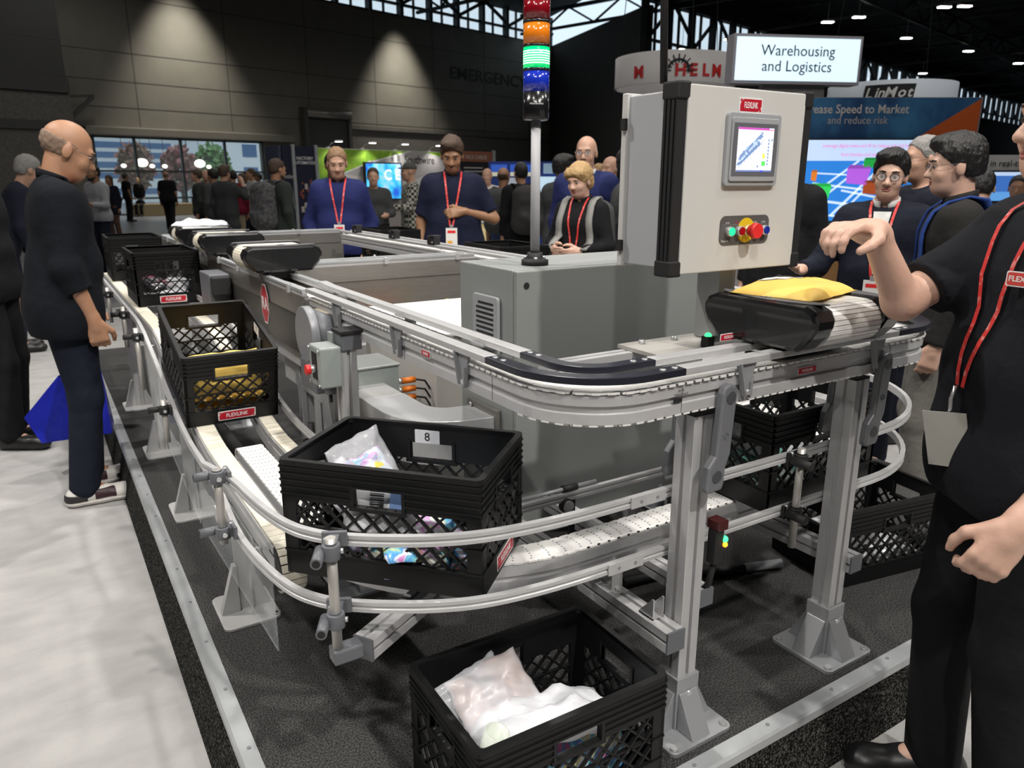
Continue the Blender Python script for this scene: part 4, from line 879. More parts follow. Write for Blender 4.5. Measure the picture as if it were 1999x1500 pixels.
def rim_mesh():
    g = G(); a, b = CW / 2 + .004, CL / 2 + .004; r = .018
    o = rrect(2 * a, 2 * b, r, 4); i_ = rrect(2 * a - .030, 2 * b - .030, r * .6, 4); n = len(o); z0, z1 = CH - .010, CH + .003
    vs = [(x, y, z0) for x, y in o] + [(x, y, z1) for x, y in o] + [(x, y, z1) for x, y in i_] + [(x, y, z0) for x, y in i_]
    fs = []
    for k in range(n):
        k2 = (k + 1) % n
        for m_ in range(4): fs.append((m_ * n + k, m_ * n + k2, ((m_ + 1) % 4) * n + k2, ((m_ + 1) % 4) * n + k))
    g.add(vs, fs, CRM); o_ = g.build('rim_mesh'); me = o_.data; bpy.data.objects.remove(o_); return me
bm_ = crate_mesh(); bpy.data.objects.remove(bpy.data.objects['basket_mesh']); RIMM = rim_mesh()
def crate(label, loc, rot, plate=True, num=None, group='black milk crates'):
    t = thing('milk_crate', label, 'crate', loc, 0, group); t.rotation_euler = rot
    for nm, me in (('basket', bm_), ('rim', RIMM)): o = bpy.data.objects.new(nm, me); COL.objects.link(o); o.parent = t
    if plate: plaque(t, fr((.012, -CL / 2 - .0005, .030), (1, 0, 0)), .135, .038)
    if num:
        g = G(); F = fr((CW / 2 - .0113, .01, .250), (0, -1, 0)); g.prism(rrect(.068, .036, .002), 0, .0008, PAPER, F); g.text(num, .032, INK, F @ Matrix.Translation((0, -.001, .0009)), extrude=.0001, bold=.0003); g.build('number_label', t)
    return Matrix.Translation(loc) @ Euler(rot).to_matrix().to_4x4()
M8 = crate('black milk crate with white number 8 label on the front corner of the curve', (.687, 1.562, .660), (0, 0, R(42)), True, '8')
MY = crate('tilted black milk crate holding yellow mailers on the ramp', (.549, 3.061, .737), (R(14.3), 0, 0), True, '7')
MW = crate('black milk crate holding white bags behind the yellow mailer crate', (.60, 4.67, .897), (0, 0, 0), True)
MBK = crate('farthest black milk crate on the left lane beside the man in the dark shirt', (.593, 5.93, .897), (0, 0, R(-1)), False)
MF = crate('large open black milk crate of white bags standing on the platform in front', (.832, 1.215, PH + .001), (0, 0, R(88.8)), False)
MR = crate('black milk crate on the right lane seen between the two silver posts', (1.865, 1.42, .653), (0, 0, R(90)), False)
MQ = crate('black milk crate of clear bags on the platform beside the black polo man', (2.43, 1.47, PH + .001), (0, 0, R(80)), False)
crate('black milk crate on the far lane in front of the navy polo man', (2.46, 3.98, .893), (0, 0, R(-3)), False); crate('black milk crate on the far lane just right of the navy jacket man', (2.46, 5.75, .893), (0, 0, R(-3)), False)
tfl = thing('far_lane', 'far crate lane of twin cream belts behind the conveyor ring', 'conveyor')
for x in (2.35, 2.56):
    g = G(); g.box((x - .03, 3.0, .80), (x + .03, 6.1, .886), ALU); g.build('beam', tfl); g = G(); g.box((x - .025, 3.0, .886), (x + .025, 6.1, .892), BELT); g.build('belt', tfl)
for y in (3.2, 5.2):
    for x in (2.33, 2.54): g = G(); g.box((x, y, PH), (x + .04, y + .04, .80), ALU); g.build('leg', tfl)
# ---- contents
def film(name, seed, base=(.75, .8, .9)):
    m = bpy.data.materials.new(name); m.use_nodes = True; nt = m.node_tree; N = nt.nodes; L = nt.links; p = N['Principled BSDF']; p.inputs['Roughness'].default_value = .22; p.inputs['Coat Weight'].default_value = .4
    tc = N.new('ShaderNodeTexCoord'); n = N.new('ShaderNodeTexNoise'); n.inputs['Scale'].default_value = 24; n.inputs['Detail'].default_value = 2; n.inputs['Distortion'].default_value = .6
    mp = N.new('ShaderNodeMapping'); mp.inputs['Location'].default_value = (seed * 3.1, seed * 1.7, 0); L.new(tc.outputs['Object'], mp.inputs[0]); L.new(mp.outputs[0], n.inputs['Vector'])
    r = N.new('ShaderNodeValToRGB'); r.color_ramp.interpolation = 'LINEAR'; cols = [(.1, .35, .8), (.8, .85, .92), base, (.85, .25, .2), (.8, .85, .95), (.85, .75, .15), (.75, .3, .7), (.2, .6, .75)]
    rr = random.Random(seed); rr.shuffle(cols); e = r.color_ramp.elements; e[0].position = .3; e[0].color = (*cols[0], 1); e[1].position = .72; e[1].color = (*cols[1], 1)
    for k, c in enumerate(cols[2:7]): el = e.new(.36 + .07 * k); el.color = (*c, 1)
    L.new(n.outputs['Fac'], r.inputs['Fac']); L.new(r.outputs['Color'], p.inputs['Base Color']); return m
FILM = [film('printed film %d' % k, k, b) for k, b in enumerate(((.75, .8, .9), (.9, .9, .9), (.6, .75, .9), (.85, .8, .6)))]
def pillow(g, wd, l, th, m, seed=0, rough=.25, nx=18, ny=22, fold=0.0):
    rnd = Vector((seed * 7.3, seed * 3.1, seed * 1.9)); top = []; bot = []
    for j in range(ny + 1):
        for i in range(nx + 1):
            u, v = i / nx * 2 - 1, j / ny * 2 - 1; f = max(0, (1 - abs(u) ** 3.2)) ** .7 * max(0, (1 - abs(v) ** 4)) ** .7
            nz = noise.noise(Vector((u * 1.6, v * 1.9, 0)) + rnd) + .5 * noise.noise(Vector((u * 4, v * 4.4, 3)) + rnd)
            x = u * wd / 2 * (1 - .02 * abs(v)) + noise.noise(Vector((v * 3, 0, 0)) + rnd) * .006 * abs(u); y = v * l / 2 + noise.noise(Vector((u * 3, 5, 0)) + rnd) * .006 * abs(v)
            e = fold * nz * .5
            top.append((x, y, th * (f * (.75 + rough * nz)) + e + .0012)); bot.append((x, y, -th * .18 * f + e))
    k = (nx + 1); fs = []
    for j in range(ny):
        for i in range(nx): a = j * k + i; fs.append((a, a + 1, a + k + 1, a + k))
    o = len(top); vs = top + bot; ff = list(fs) + [(o + a, o + d, o + c, o + b) for a, b, c, d in fs]
    edge = [i for i in range(k)] + [j * k + nx for j in range(1, ny + 1)] + [ny * k + i for i in range(nx - 1, -1, -1)] + [j * k for j in range(ny - 1, 0, -1)]
    for i in range(len(edge)): a, b = edge[i], edge[(i + 1) % len(edge)]; ff.append((a, o + a, o + b, b))
    return g.add(vs, ff, m, True)
def packet(name, label, cat, Mw, loc, rot, wd, l, th, m, seed, group=None, rough=.25, fold=0.0, sticker=None):
    W_ = Mw @ Matrix.Translation(loc) @ Euler(rot).to_matrix().to_4x4()
    g = G(); pillow(g, wd, l, th, m, seed, rough, fold=fold); o = g.build(name); o.matrix_world = W_
    tag(o, label, cat, group)
    if sticker:
        q = G(); sx, sy, sw_, sh_, tx = sticker; z = th * .9 + .002
        N_ = 6; vs = []
        for j in range(N_ + 1):
            for i in range(N_ + 1):
                x, y = sx - sw_ / 2 + sw_ * i / N_, sy - sh_ / 2 + sh_ * j / N_; u, v = x / wd * 2, y / l * 2; f = max(0, (1 - abs(u) ** 3.2)) ** .7 * max(0, (1 - abs(v) ** 4)) ** .7
                rn = Vector((seed * 7.3, seed * 3.1, seed * 1.9)); nz = noise.noise(Vector((u * 1.6, v * 1.9, 0)) + rn) + .5 * noise.noise(Vector((u * 4, v * 4.4, 3)) + rn); vs.append((x, y, th * f * (.75 + rough * nz) + fold * nz * .5 + .0026))
        q.add(vs, [(j * 7 + i, j * 7 + i + 1, j * 7 + i + 8, j * 7 + i + 7) for j in range(6) for i in range(6)], PAPER)
        if tx: q.text(tx, sh_ * .7, INK, Matrix.Translation((sx - sw_ * .1, sy, th * .82 + .004)) @ rotz(R(180)), extrude=.0002, bold=.0008)
        q.build('address_label', o)
    return o
GM = 'yellow padded mailers in the tilted crate'
packet('padded_mailer', 'lowest yellow padded mailer in the tilted crate', 'mailer', MY, (-.01, -.05, .020), (0, 0, R(90)), .34, .27, .045, MANILA, 1, GM); packet('padded_mailer', 'upper of the two flat yellow mailers in the tilted crate', 'mailer', MY, (.005, -.04, .075), (R(2), 0, R(88)), .33, .26, .045, MANILA, 2, GM)
packet('padded_mailer', 'yellow mailer leaning behind the handle hole of the tilted crate', 'mailer', MY, (-.005, -.165, .165), (R(66), 0, 0), .25, .16, .03, MANILA, 3, GM)
packet('padded_mailer', 'plump yellow padded mailer with white label riding on the right sorting cart', 'mailer', Matrix.Translation((1.595, YS + .035, ZR + .116)), (0, 0, 0), (0, 0, R(12)), .27, .21, .040, MANILA, 4, None, .2, sticker=(.01, .032, .15, .075, '5'))
packet('poly_bag', 'crumpled white poly bag with pink print on the farthest sorting cart', 'bag', Matrix.Translation((XN + .012, 5.08, ZR + .116)), (0, 0, 0), (0, 0, R(80)), .22, .32, .03, POLYW, 5, None, .5, .02)
# crate 8 contents
GB = 'printed packets in the numbered crate'
packet('film_packet', 'glossy printed packet flat at the bottom of the numbered crate', 'packet', M8, (-.05, -.10, .018), (0, 0, R(10)), .20, .22, .05, FILM[0], 11, GB); packet('film_packet', 'rainbow printed packet by the right end of the numbered crate', 'packet', M8, (-.06, -.06, .075), (R(8), R(-6), R(40)), .19, .22, .045, FILM[1], 12, GB); packet('film_packet', 'pale printed packet lying across the middle of the numbered crate', 'packet', M8, (.03, .02, .022), (0, 0, R(75)), .20, .24, .05, FILM[2], 13, GB)
packet('film_packet', 'printed packet leaning on the lattice of the numbered crate', 'packet', M8, (-.115, -.05, .09), (R(0), R(-62), R(4)), .13, .20, .03, FILM[3], 14, GB)
o = packet('barcode_packet', 'white packet with barcode showing through the handle hole of the numbered crate', 'packet', M8, (-.130, .010, .165), (R(4), R(-72), R(2)), .12, .17, .02, PAPER, 15); q = G()
for k in range(9): q.box((.012 + k * .005, -.01, .0175), (.012 + k * .005 + (.0016 + .0016 * (k % 2)), .022, .0215), INK)
q.box((.0, -.070, .0165), (.055, -.025, .0205), mat('pale blue print', (.25, .4, .75), .3)); q.build('barcode', o)
packet('clear_bag', 'clear zip bag with white and blue card standing up in the numbered crate', 'bag', M8, (.04, .125, .185), (R(60), R(-10), R(-25)), .17, .19, .03, CLEARP, 16, None, .5, .02); packet('blue_card_pack', 'white and pale blue packet inside the clear zip bag', 'packet', M8, (.035, .115, .170), (R(58), R(-10), R(-25)), .13, .13, .025, FILM[2], 17)
packet('white_pouch', 'white pouch beside the clear zip bag in the numbered crate', 'packet', M8, (-.03, .155, .165), (R(50), R(-5), R(-10)), .12, .14, .03, POLYW, 18)
# white bag crate
packet('white_bag', 'flat white bag at the bottom of the crate behind the yellow mailers', 'bag', MW, (0, -.06, .02), (0, 0, R(90)), .33, .27, .055, POLYW, 21); packet('dark_packet', 'dark packet with red print lying on the white bag in that crate', 'packet', MW, (-.05, -.02, .09), (R(12), 0, R(30)), .17, .22, .035, mat('dark packet film', (.03, .03, .035), .25, col2=(.30, .04, .10), noise_scale=14, thr=(.5, .75)), 22); packet('clear_bag', 'shiny clear bag at the right of the white bag crate', 'bag', MW, (.06, -.05, .085), (R(14), R(6), R(-20)), .13, .17, .03, CLEARP, 23, None, .5, .02)
# front crate
packet('white_bag', 'big crumpled white poly bag lying across the front of the platform crate', 'bag', MF, (-.030, .0, .165), (R(4), R(9), R(-8)), .19, .35, .055, POLYW, 31, None, .35, .03); packet('frosted_bag', 'frosted white bag with faint colours standing behind the big white bag', 'bag', MF, (.055, .075, .205), (R(-4), R(-36), R(10)), .16, .20, .03, mat('frosted film', (.60, .60, .64), .35, col2=(.54, .46, .45), noise_scale=9, alpha=.93), 32, None, .3, .02)
packet('zip_bag', 'clear zip bag standing against the left wall of the platform crate', 'bag', MF, (.085, .115, .20), (R(-4), R(-60), R(20)), .13, .19, .02, CLEARP, 33, None, .5, .02)
g = G(); g.lathe([(.0, 0), (.024, 0), (.026, .16), (.024, .16), (.0235, .004)], mat('frosted tube', (.62, .66, .60), .3), n=24); o = g.build('bag_roll'); o.matrix_world = MF @ Matrix.Translation((-.075, .195, .105)) @ Matrix.Rotation(R(12), 4, 'X') @ Matrix.Rotation(R(-10), 4, 'Y'); tag(o, 'frosted tube with green stripe standing in the left corner of the platform crate', 'tube'); q = G(); q.box((-.0275, -.006, .02), (-.0245, .004, .12), mat('green stripe', (.02, .45, .12), .4)); q.build('stripe', o)
packet('film_packet', 'pink and white printed packet behind the lattice of the platform crate', 'packet', MF, (-.10, -.06, .11), (R(0), R(-66), R(0)), .17, .22, .03, film('pink film', 4, (.85, .2, .35)), 34); packet('film_packet', 'blue and white printed packet at the bottom of the platform crate', 'packet', MF, (-.02, -.08, .03), (0, 0, R(20)), .22, .24, .06, film('blue film', 6, (.2, .4, .85)), 35)
packet('film_packet', 'silver printed packet on the bottom left of the platform crate', 'packet', MF, (.02, .12, .03), (0, 0, R(50)), .2, .22, .07, FILM[1], 36)
# right crates
packet('clear_bag', 'shiny crumpled clear bag in the crate beside the black polo man', 'bag', MQ, (0, .06, .12), (R(10), R(-20), R(20)), .18, .24, .06, mat('crumpled foil film', (.66, .67, .70), .2, .3, bump=.6, bump_scale=30), 41, None, .6, .03); packet('clear_bag', 'silvery bag at the bottom of the crate beside the black polo man', 'bag', MQ, (0, -.05, .03), (0, 0, 0), .22, .3, .06, MATS['crumpled foil film'], 42, None, .6, .02)
packet('teal_packet', 'white and teal packet inside the crate between the silver posts', 'packet', MR, (-.02, .08, .05), (R(0), R(-30), R(10)), .2, .26, .06, mat('teal film', (.75, .8, .78), .3, col2=(.05, .32, .25), noise_scale=16), 43); packet('white_packet', 'white packet standing behind the handle of the crate between the posts', 'packet', MR, (.0, .17, .17), (R(66), 0, 0), .16, .14, .03, POLYW, 44)
packet('white_packet', 'white packet at the other end of the crate between the posts', 'packet', MR, (.02, -.1, .06), (0, R(-20), 0), .2, .2, .06, POLYW, 45)
# ================================================================ BOOTHS AND SIGNS IN THE HALL
U2 = (.965, .262, 0)
def lettering(parent, s_, size, m, F, x, y, z=.003, align='CENTER', bold=0, sx=1.0, shear=0.0, name='lettering'):
    g = G(); g.text(s_, size, m, F @ Matrix.Translation((x, y, z)), align, .001, bold, shear, sx); return g.build(name, parent)
GRASS = mat('grass print', (.32, .55, .04), .7, col2=(.16, .34, .02), noise_scale=6); GREYP = mat('grey print', (.42, .40, .40), .6); GREYL = mat('pale grey print', (.58, .56, .54), .6); ROADP = mat('beige print', (.48, .43, .40), .6)
B = fr((5.42, 16.67, 0), U2)
t = thing('booth_wall', 'printed booth wall with green field, grey building and dark wheel emblem', 'booth wall')
g = G(); g.box((0, .02, -.12), (4.0, 2.235, 0), GREYL, B); bw = g.build('panel', t)
g = G(); P_ = lambda pts, m, z: g.prism(pts, z, z + .002, m, B)
P_([(.02, 1.45), (.02, 2.22), (3.98, 2.22), (3.98, 2.05), (3.3, 2.20), (2.7, 2.22), (1.65, 1.93), (1.5, 2.0), (1.2, 1.85), (.8, 1.72)], GRASS, 0); P_([(.6, 1.62), (1.5, 1.98), (2.72, 2.21), (3.3, 2.2), (3.96, 2.0), (3.96, 1.85), (2.4, 1.5), (1.2, 1.5)], GREYP, .002)
P_([(.02, 1.42), (1.5, 1.95), (1.52, 1.97), (.02, 1.46)], WHITE, .004); P_([(1.6, 1.95), (2.72, 2.215), (2.72, 2.235), (1.58, 1.98)], WHITE, .004); P_([(.02, .05), (.02, .98), (1.2, 1.1), (3.96, 1.45), (3.96, .05)], ROADP, .002); P_([(.02, .98), (.02, 1.42), (.8, 1.68), (2.4, 1.5), (3.96, 1.6), (3.96, 1.45), (1.2, 1.1)], GREYL, .003)
for k, c in enumerate(((.1, .35, .6), (.15, .45, .3), (.7, .25, .1), (.7, .5, .15), (.2, .3, .6))): x = 2.45 + k * .3; P_([(x, 1.15 + k * .05), (x + .2, 1.18 + k * .05), (x + .2, 1.42 + k * .04), (x, 1.36 + k * .05)], mat('booth print %d' % k, c, .6), .005)
for x, y in ((.15, 1.2), (.1, .95), (3.4, .9)): P_([(x, y), (x + .04, y), (x + .04, y + .06), (x, y + .06)], mat('small red print', (.6, .1, .05), .6), .006)
g.build('print', bw)
lettering(t, 'Southwire', .27, INK, B, 3.0, 2.02, .006, bold=.004, sx=.86)
g = G(); F = B @ Matrix.Translation((2.25, 2.06, .006))
for k in range(13): a = R(-30 + 20 * k); g.bar(F @ Vector((.075 * math.cos(a), .075 * math.sin(a), 0)), F @ Vector((.145 * math.cos(a), .145 * math.sin(a), 0)), .022, .003, INK, up=(.262, -.965, 0))
g.prism([(-.05, -.12), (.05, -.12), (.02, .06), (-.02, .06)], 0, .003, WHITE, F); g.build('wheel_emblem', t)
for i, (x, l) in enumerate(((.43, 'leftmost arm lamp on the green booth wall'), (1.34, 'second arm lamp from the left on the green booth wall'), (2.29, 'third arm lamp from the left on the green booth wall'), (3.36, 'rightmost arm lamp on the green booth wall'))):
    c = B @ Vector((x, 2.235, -.05)); t2 = thing('arm_light', l, 'lamp', c, 0, 'arm lamps on the green booth wall'); F = Matrix.Translation(-c) @ B
    g = G(); g.box((x - .03, 2.235, -.08), (x + .03, 2.26, -.02), WHITE, F); g.tube([F @ Vector((x, 2.25, -.05)), F @ Vector((x + .03, 2.33, .02)), F @ Vector((x + .06, 2.375, .22))], .008, CHROME, 6); g.build('arm', t2)
    g = G(); g.box((x + .0, 2.365, .20), (x + .13, 2.395, .32), WHITE, F); g.box((x + .008, 2.355, .208), (x + .122, 2.365, .312), mat('arm lamp glow', (1, .98, .92), .4, emit=8), F); g.build('head', t2)
    p = B @ Vector((x + .06, 2.35, .26)); a = B @ Vector((x, 1.3, 0)); spot('arm_lamp', p, a, 26, 110, .8, .05)
t = thing('display_screen', 'upright blue television showing white CE letters on the booth wall', 'television'); g = G(); g.box((1.26, 1.10, .05), (2.33, 1.95, .12), BLKM, B); g.build('case', t)
BLUES = bpy.data.materials.new('blue swirl screen'); BLUES.use_nodes = True; nt = BLUES.node_tree; p_ = nt.nodes['Principled BSDF']; tc = nt.nodes.new('ShaderNodeTexCoord'); nz = nt.nodes.new('ShaderNodeTexNoise'); nz.inputs['Scale'].default_value = 2.6; rp = nt.nodes.new('ShaderNodeValToRGB')
rp.color_ramp.elements[0].color = (.02, .12, .62, 1); rp.color_ramp.elements[0].position = .36; rp.color_ramp.elements[1].color = (.45, .62, .95, 1); rp.color_ramp.elements[1].position = .64; e_ = rp.color_ramp.elements.new(.5); e_.color = (.06, .55, .85, 1)
nt.links.new(tc.outputs['Object'], nz.inputs['Vector']); nt.links.new(nz.outputs['Fac'], rp.inputs['Fac']); nt.links.new(rp.outputs['Color'], p_.inputs['Emission Color']); nt.links.new(rp.outputs['Color'], p_.inputs['Base Color']); p_.inputs['Emission Strength'].default_value = 1.0
g = G(); g.box((1.29, 1.13, .12), (2.30, 1.92, .123), BLUES, B); g.text('C E', .33, mat('screen letter white', (.85, .92, 1), .3, emit=1.0), B @ Matrix.Translation((2.04, 1.66, .125)), extrude=.001, bold=.006); g.text('C', .22, MATS['screen letter white'], B @ Matrix.Translation((1.5, 1.66, .125)), extrude=.001, bold=.006)
g.build('picture', t)
t = thing('banner_wall', 'black booth banner with brown header beside the green booth wall', 'banner'); g = G(); g.box((4.0, .02, -.06), (5.62, 2.30, 0), INK, B); g.box((4.02, 2.02, 0), (5.56, 2.28, .004), mat('brown print', (.30, .11, .06), .6), B); g.box((5.56, .02, -.04), (5.66, 2.32, .03), GALV, B); g.build('panel', t)
lettering(t, 'FIELD CABLES', .13, GREYL, B, 4.95, 2.13, .006); 
g = G()
for y, w_ in ((1.85, .7), (1.76, .9), (1.6, .8), (1.45, .6)): g.box((4.5, y, .001), (4.5 + w_, y + .03, .003), GREYL, B)
for k in range(4): g.box((5.2, 1.52 + k * .05, .004), (5.5, 1.54 + k * .05, .006), mat('gold print', (.45, .33, .08), .5), B)
g.build('print', t)
for x, l in ((2.16, 'white topped stool table left of the plaid shirt man'), (3.24, 'white topped stool table right of the plaid shirt man')):
    c = B @ Vector((x, 0, .95)); t = thing('side_table', l, 'table', c); g = G(); g.cyl((0, 0, .73), (0, 0, .765), .20, WHITE, 28); g.build('top', t, bev=.008); g = G(); g.tube([(.14, 0, .73), (.17, 0, .4), (.2, 0, 0)], .014, CHROME, 8); g.build('leg', t); g = G(); g.tube([(-.14, 0, .73), (-.17, 0, .4), (-.2, 0, 0)], .014, CHROME, 8); g.build('leg', t)
# pillar kiosk
K = fr((4.242, 15.055, 0), U2); t = thing('booth_pillar', 'dark booth pillar reading FACTORY AUTOMATION left of the green wall', 'pillar'); NAVY = mat('navy print', (.012, .014, .035), .5)
g = G(); g.box((.05, .02, -.45), (.80, 2.19, 0), NAVY, K); g.build('panel', t); g = G()
for x in (.28, .80): g.box((x - .03, 0, -.02), (x + .03, 2.22, .03), GALV, K)
g.build('frame_post', t); lettering(t, 'FACTORY\nAUTOMATION', .083, WHITE, K, .54, 1.92, .004, bold=.001)
g = G(); g.text('molex', .12, GREYL, K @ Matrix.Translation((.16, 1.62, .004)), extrude=.001, sx=.6); g.build('side_lettering', t)
g = G(); rk = random.Random(8)
for k in range(26):
    x = .36 + rk.random() * .36; y = .75 + rk.random() * .75; s_ = .02 + rk.random() * .05; c = rk.choice(((.35, .14, .05), (.5, .45, .42), (.28, .07, .03), (.4, .28, .12), (.2, .05, .05))); g.box((x, y, .001 + k * .0003), (x + s_, y + s_ * 1.6, .003 + k * .0003), mat('connector print %d' % int(c[0] * 100), c, .6), K)
g.box((.50, .05, .002), (.60, .85, .004), GREYP, K); g.build('print', t)
t = thing('side_pillar', 'plain dark blue booth side panel left of the FACTORY AUTOMATION pillar', 'panel'); g = G(); g.box((-.02, .02, -.5), (.04, 2.19, -.02), mat('slate panel', (.05, .06, .10), .5), K); g.build('panel', t)
# blue booths in the middle distance
Q = fr((8.80, 13.37, 0), (.846, -.533, 0)); t = thing('blue_booth', 'row of blue and white booth headers behind the signal tower', 'booth'); 
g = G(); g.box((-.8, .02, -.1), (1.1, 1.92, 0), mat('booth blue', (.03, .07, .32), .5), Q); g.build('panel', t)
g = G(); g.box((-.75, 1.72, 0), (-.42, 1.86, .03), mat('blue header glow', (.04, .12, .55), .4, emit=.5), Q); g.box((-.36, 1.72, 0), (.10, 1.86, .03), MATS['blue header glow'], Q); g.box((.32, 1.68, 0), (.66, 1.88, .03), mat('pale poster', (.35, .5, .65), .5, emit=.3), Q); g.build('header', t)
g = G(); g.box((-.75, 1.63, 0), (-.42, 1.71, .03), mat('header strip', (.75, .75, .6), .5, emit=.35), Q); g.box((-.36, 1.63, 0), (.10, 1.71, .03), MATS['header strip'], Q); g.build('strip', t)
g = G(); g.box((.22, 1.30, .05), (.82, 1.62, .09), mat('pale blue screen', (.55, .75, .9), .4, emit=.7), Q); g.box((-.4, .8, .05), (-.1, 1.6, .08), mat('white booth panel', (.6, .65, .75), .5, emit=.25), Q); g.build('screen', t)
t = thing('yellow_counter', 'glowing pale yellow round counter behind the navy polo man', 'counter', (5.9, 9.6, 0)); g = G(); g.lathe([(.0, 0), (.45, 0), (.5, .5), (.5, .95), (0, .95)], mat('yellow lit counter', (.85, .68, .35), .5, emit=.35), n=28); g.build('body', t); g = G(); g.cyl((0, 0, .95), (0, 0, 1.0), .55, WHITE, 28); g.build('top', t)
# booth on the right: header, big screen
S_ = fr((6.936, 5.086, 0), (.846, -.533, 0)); t = thing('booth_screen_wall', 'tall blue booth wall with orange corner reading Increase Speed to Market', 'booth wall')
HB_ = mat('blue header print', (.015, .06, .17), .45, col2=(.05, .20, .40), noise_scale=2.2, stretch=(1, 2, 1)); g = G(); g.box((-1.3, .02, -.2), (1.55, 2.35, 0), mat('booth grey', (.30, .29, .29), .6), S_); w_ = g.build('panel', t)
g = G(); g.box((-1.28, 1.95, 0), (1.54, 2.345, .004), HB_, S_); g.build('header', t); g = G(); g.prism([(1.535, 2.34), (.92, 1.955), (1.535, 1.955)], .004, .006, mat('orange print', (.55, .10, .015), .5), S_); g.prism([(1.535, 1.955), (1.08, 1.955), (1.08, 1.6), (1.535, 1.6)], 0, .003, MATS['orange print'], S_); g.prism([(.0, .9), (.6, 1.1), (.6, .4), (0, .4)], 0, .003, mat('brown print 2', (.36, .19, .07), .6), S_); g.build('orange_corner', t)
lettering(t, 'Increase Speed to Market', .118, GREYL, S_, .82, 2.235, .006, 'RIGHT', .0012, .92); lettering(t, 'and reduce risk', .105, GREYP, S_, .62, 2.130, .006, 'RIGHT', 0, .92)
t = thing('large_display', 'large lit display showing coloured bins on a blue floor behind the man with glasses', 'television'); g = G(); g.box((-.55, 1.13, .01), (1.10, 1.955, .07), BLKM, S_); g.build('case', t)
g = G(); E = lambda n, c, e=.8: mat('display ' + n, c, .3, emit=e)
D_ = lambda pts, m, z: g.prism(pts, z, z + .0008, m, S_)
D_([(-.53, 1.145), (1.08, 1.145), (1.08, 1.94), (-.53, 1.94)], E('blue', (.03, .22, .70)), .07); D_([(-.53, 1.74), (1.08, 1.74), (1.08, 1.94), (-.53, 1.94)], E('pale', (.55, .70, .95)), .071)
for a, b, c, d, w_ in ((-.1, 1.40, .35, 1.74, .02), (.0, 1.36, .45, 1.74, .02), (.12, 1.20, .62, 1.72, .025), (.28, 1.28, .7, 1.74, .02), (-.1, 1.52, .9, 1.40, .02), (-.1, 1.36, 1.0, 1.22, .025), (.1, 1.20, .75, 1.145, .02), (-.1, 1.62, .3, 1.6, .015), (.2, 1.45, .9, 1.32, .02)):
    v = Vector((c - a, d - b)).normalized(); n_ = Vector((-v.y, v.x)) * w_ / 2; D_([(a - n_.x, b - n_.y), (c - n_.x, d - n_.y), (c + n_.x, d + n_.y), (a + n_.x, b + n_.y)], E('white track', (.62, .78, .95)), .072)
def bin_(x, y, w_, h_, c, nm):
    D_([(x, y), (x + w_ * .85, y - h_ * .1), (x + w_, y + h_ * .8), (x, y + h_ * .8)], E(nm, c), .0735); D_([(x, y + h_ * .8), (x + w_, y + h_ * .8), (x + w_ * .9, y + h_), (x + w_ * .1, y + h_)], E(nm + ' top', tuple(v * .6 for v in c)), .0735)
bin_(.24, 1.52, .24, .18, (.45, .12, .75), 'purple'); bin_(.40, 1.68, .14, .09, (.02, .35, .06), 'dark green'); bin_(-.12, 1.36, .22, .16, (.04, .65, .12), 'green'); bin_(.42, 1.42, .16, .13, (.35, .07, .02), 'rust'); bin_(.58, 1.40, .2, .14, (.40, .09, .02), 'rust two'); bin_(-.12, 1.55, .06, .1, (.7, .2, .03), 'orange')
g.build('picture', t)
q = G(); PK = E('magenta text', (.75, .15, .45)); q.text('Leverage digital twins and AI to reduce risk and time to market', .052, PK, S_ @ Matrix.Translation((1.06, 1.885, .073)), 'RIGHT', .0004, sx=.82); q.text('And simulate and test control before deployment', .05, PK, S_ @ Matrix.Translation((1.02, 1.80, .073)), 'RIGHT', .0004, sx=.86); q.build('lettering', t)
# light box sign above the booth
A_ = fr((7.078, 5.588, 0), (.846, -.533, 0)) @ Matrix.Rotation(R(8), 4, 'Y'); t = thing('light_box_sign', 'white lit sign reading Warehousing and Logistics above the blue booth', 'sign')
g = G(); g.box((-.73, 2.53, -.18), (.70, 3.01, 0), mat('sign frame', (.42, .41, .46), .5), A_); g.box((-.35, 2.0, -.16), (.35, 2.53, -.06), mat('booth grey', (.30, .29, .29), .6), A_); g.build('frame', t); g = G(); g.box((-.70, 2.56, 0), (.67, 2.98, .004), mat('lit sign face', (.70, .88, 1.0), .5, emit=.95), A_); g.build('face', t)
lettering(t, 'Warehousing\nand Logistics', .152, mat('sign letters', (.06, .07, .10), .5), A_, -.02, 2.775, .006)
g = G(); g.box((-.9, .0, -.5), (.95, 2.42, -.45), mat('booth grey', (.30, .29, .29), .6), A_); tag(g.build('booth_back_wall'), 'tall plain grey booth wall under the lit sign', 'booth wall')
# round hanging banner
c = Vector((10.09, 10.6, 0)); t = thing('round_banner', 'round white hanging banner with red HELM letters and ship wheel', 'banner', (c.x, c.y, 0)); rB = 1.05; z0, z1 = 3.12, 3.62
g = G(); g.lathe([(rB, z0), (rB, z1), (rB - .03, z1), (rB - .03, z0)], mat('banner cloth', (.60, .58, .58), .7), n=48); g.build('ring', t)
def curved_text(s_, size, m, a0, z, r, step, bold):
    g = G(); a = a0
    for ch in s_: F = Matrix.Rotation(a, 4, 'Z') @ Matrix(((0, 0, 1, r + .006), (1, 0, 0, 0), (0, 1, 0, z), (0, 0, 0, 1))); g.text(ch, size, m, F, 'CENTER', .002, bold, sx=1.0); a += step
    return g
af = math.atan2(-10.6, -10.09)
curved_text('HELM', .26, mat('banner red', (.55, .02, .02), .6), af + .09, 3.30, rB, .205, .010).build('lettering', t); curved_text('M', .26, MATS['banner red'], af - .60, 3.30, rB, .2, .010).build('lettering', t)
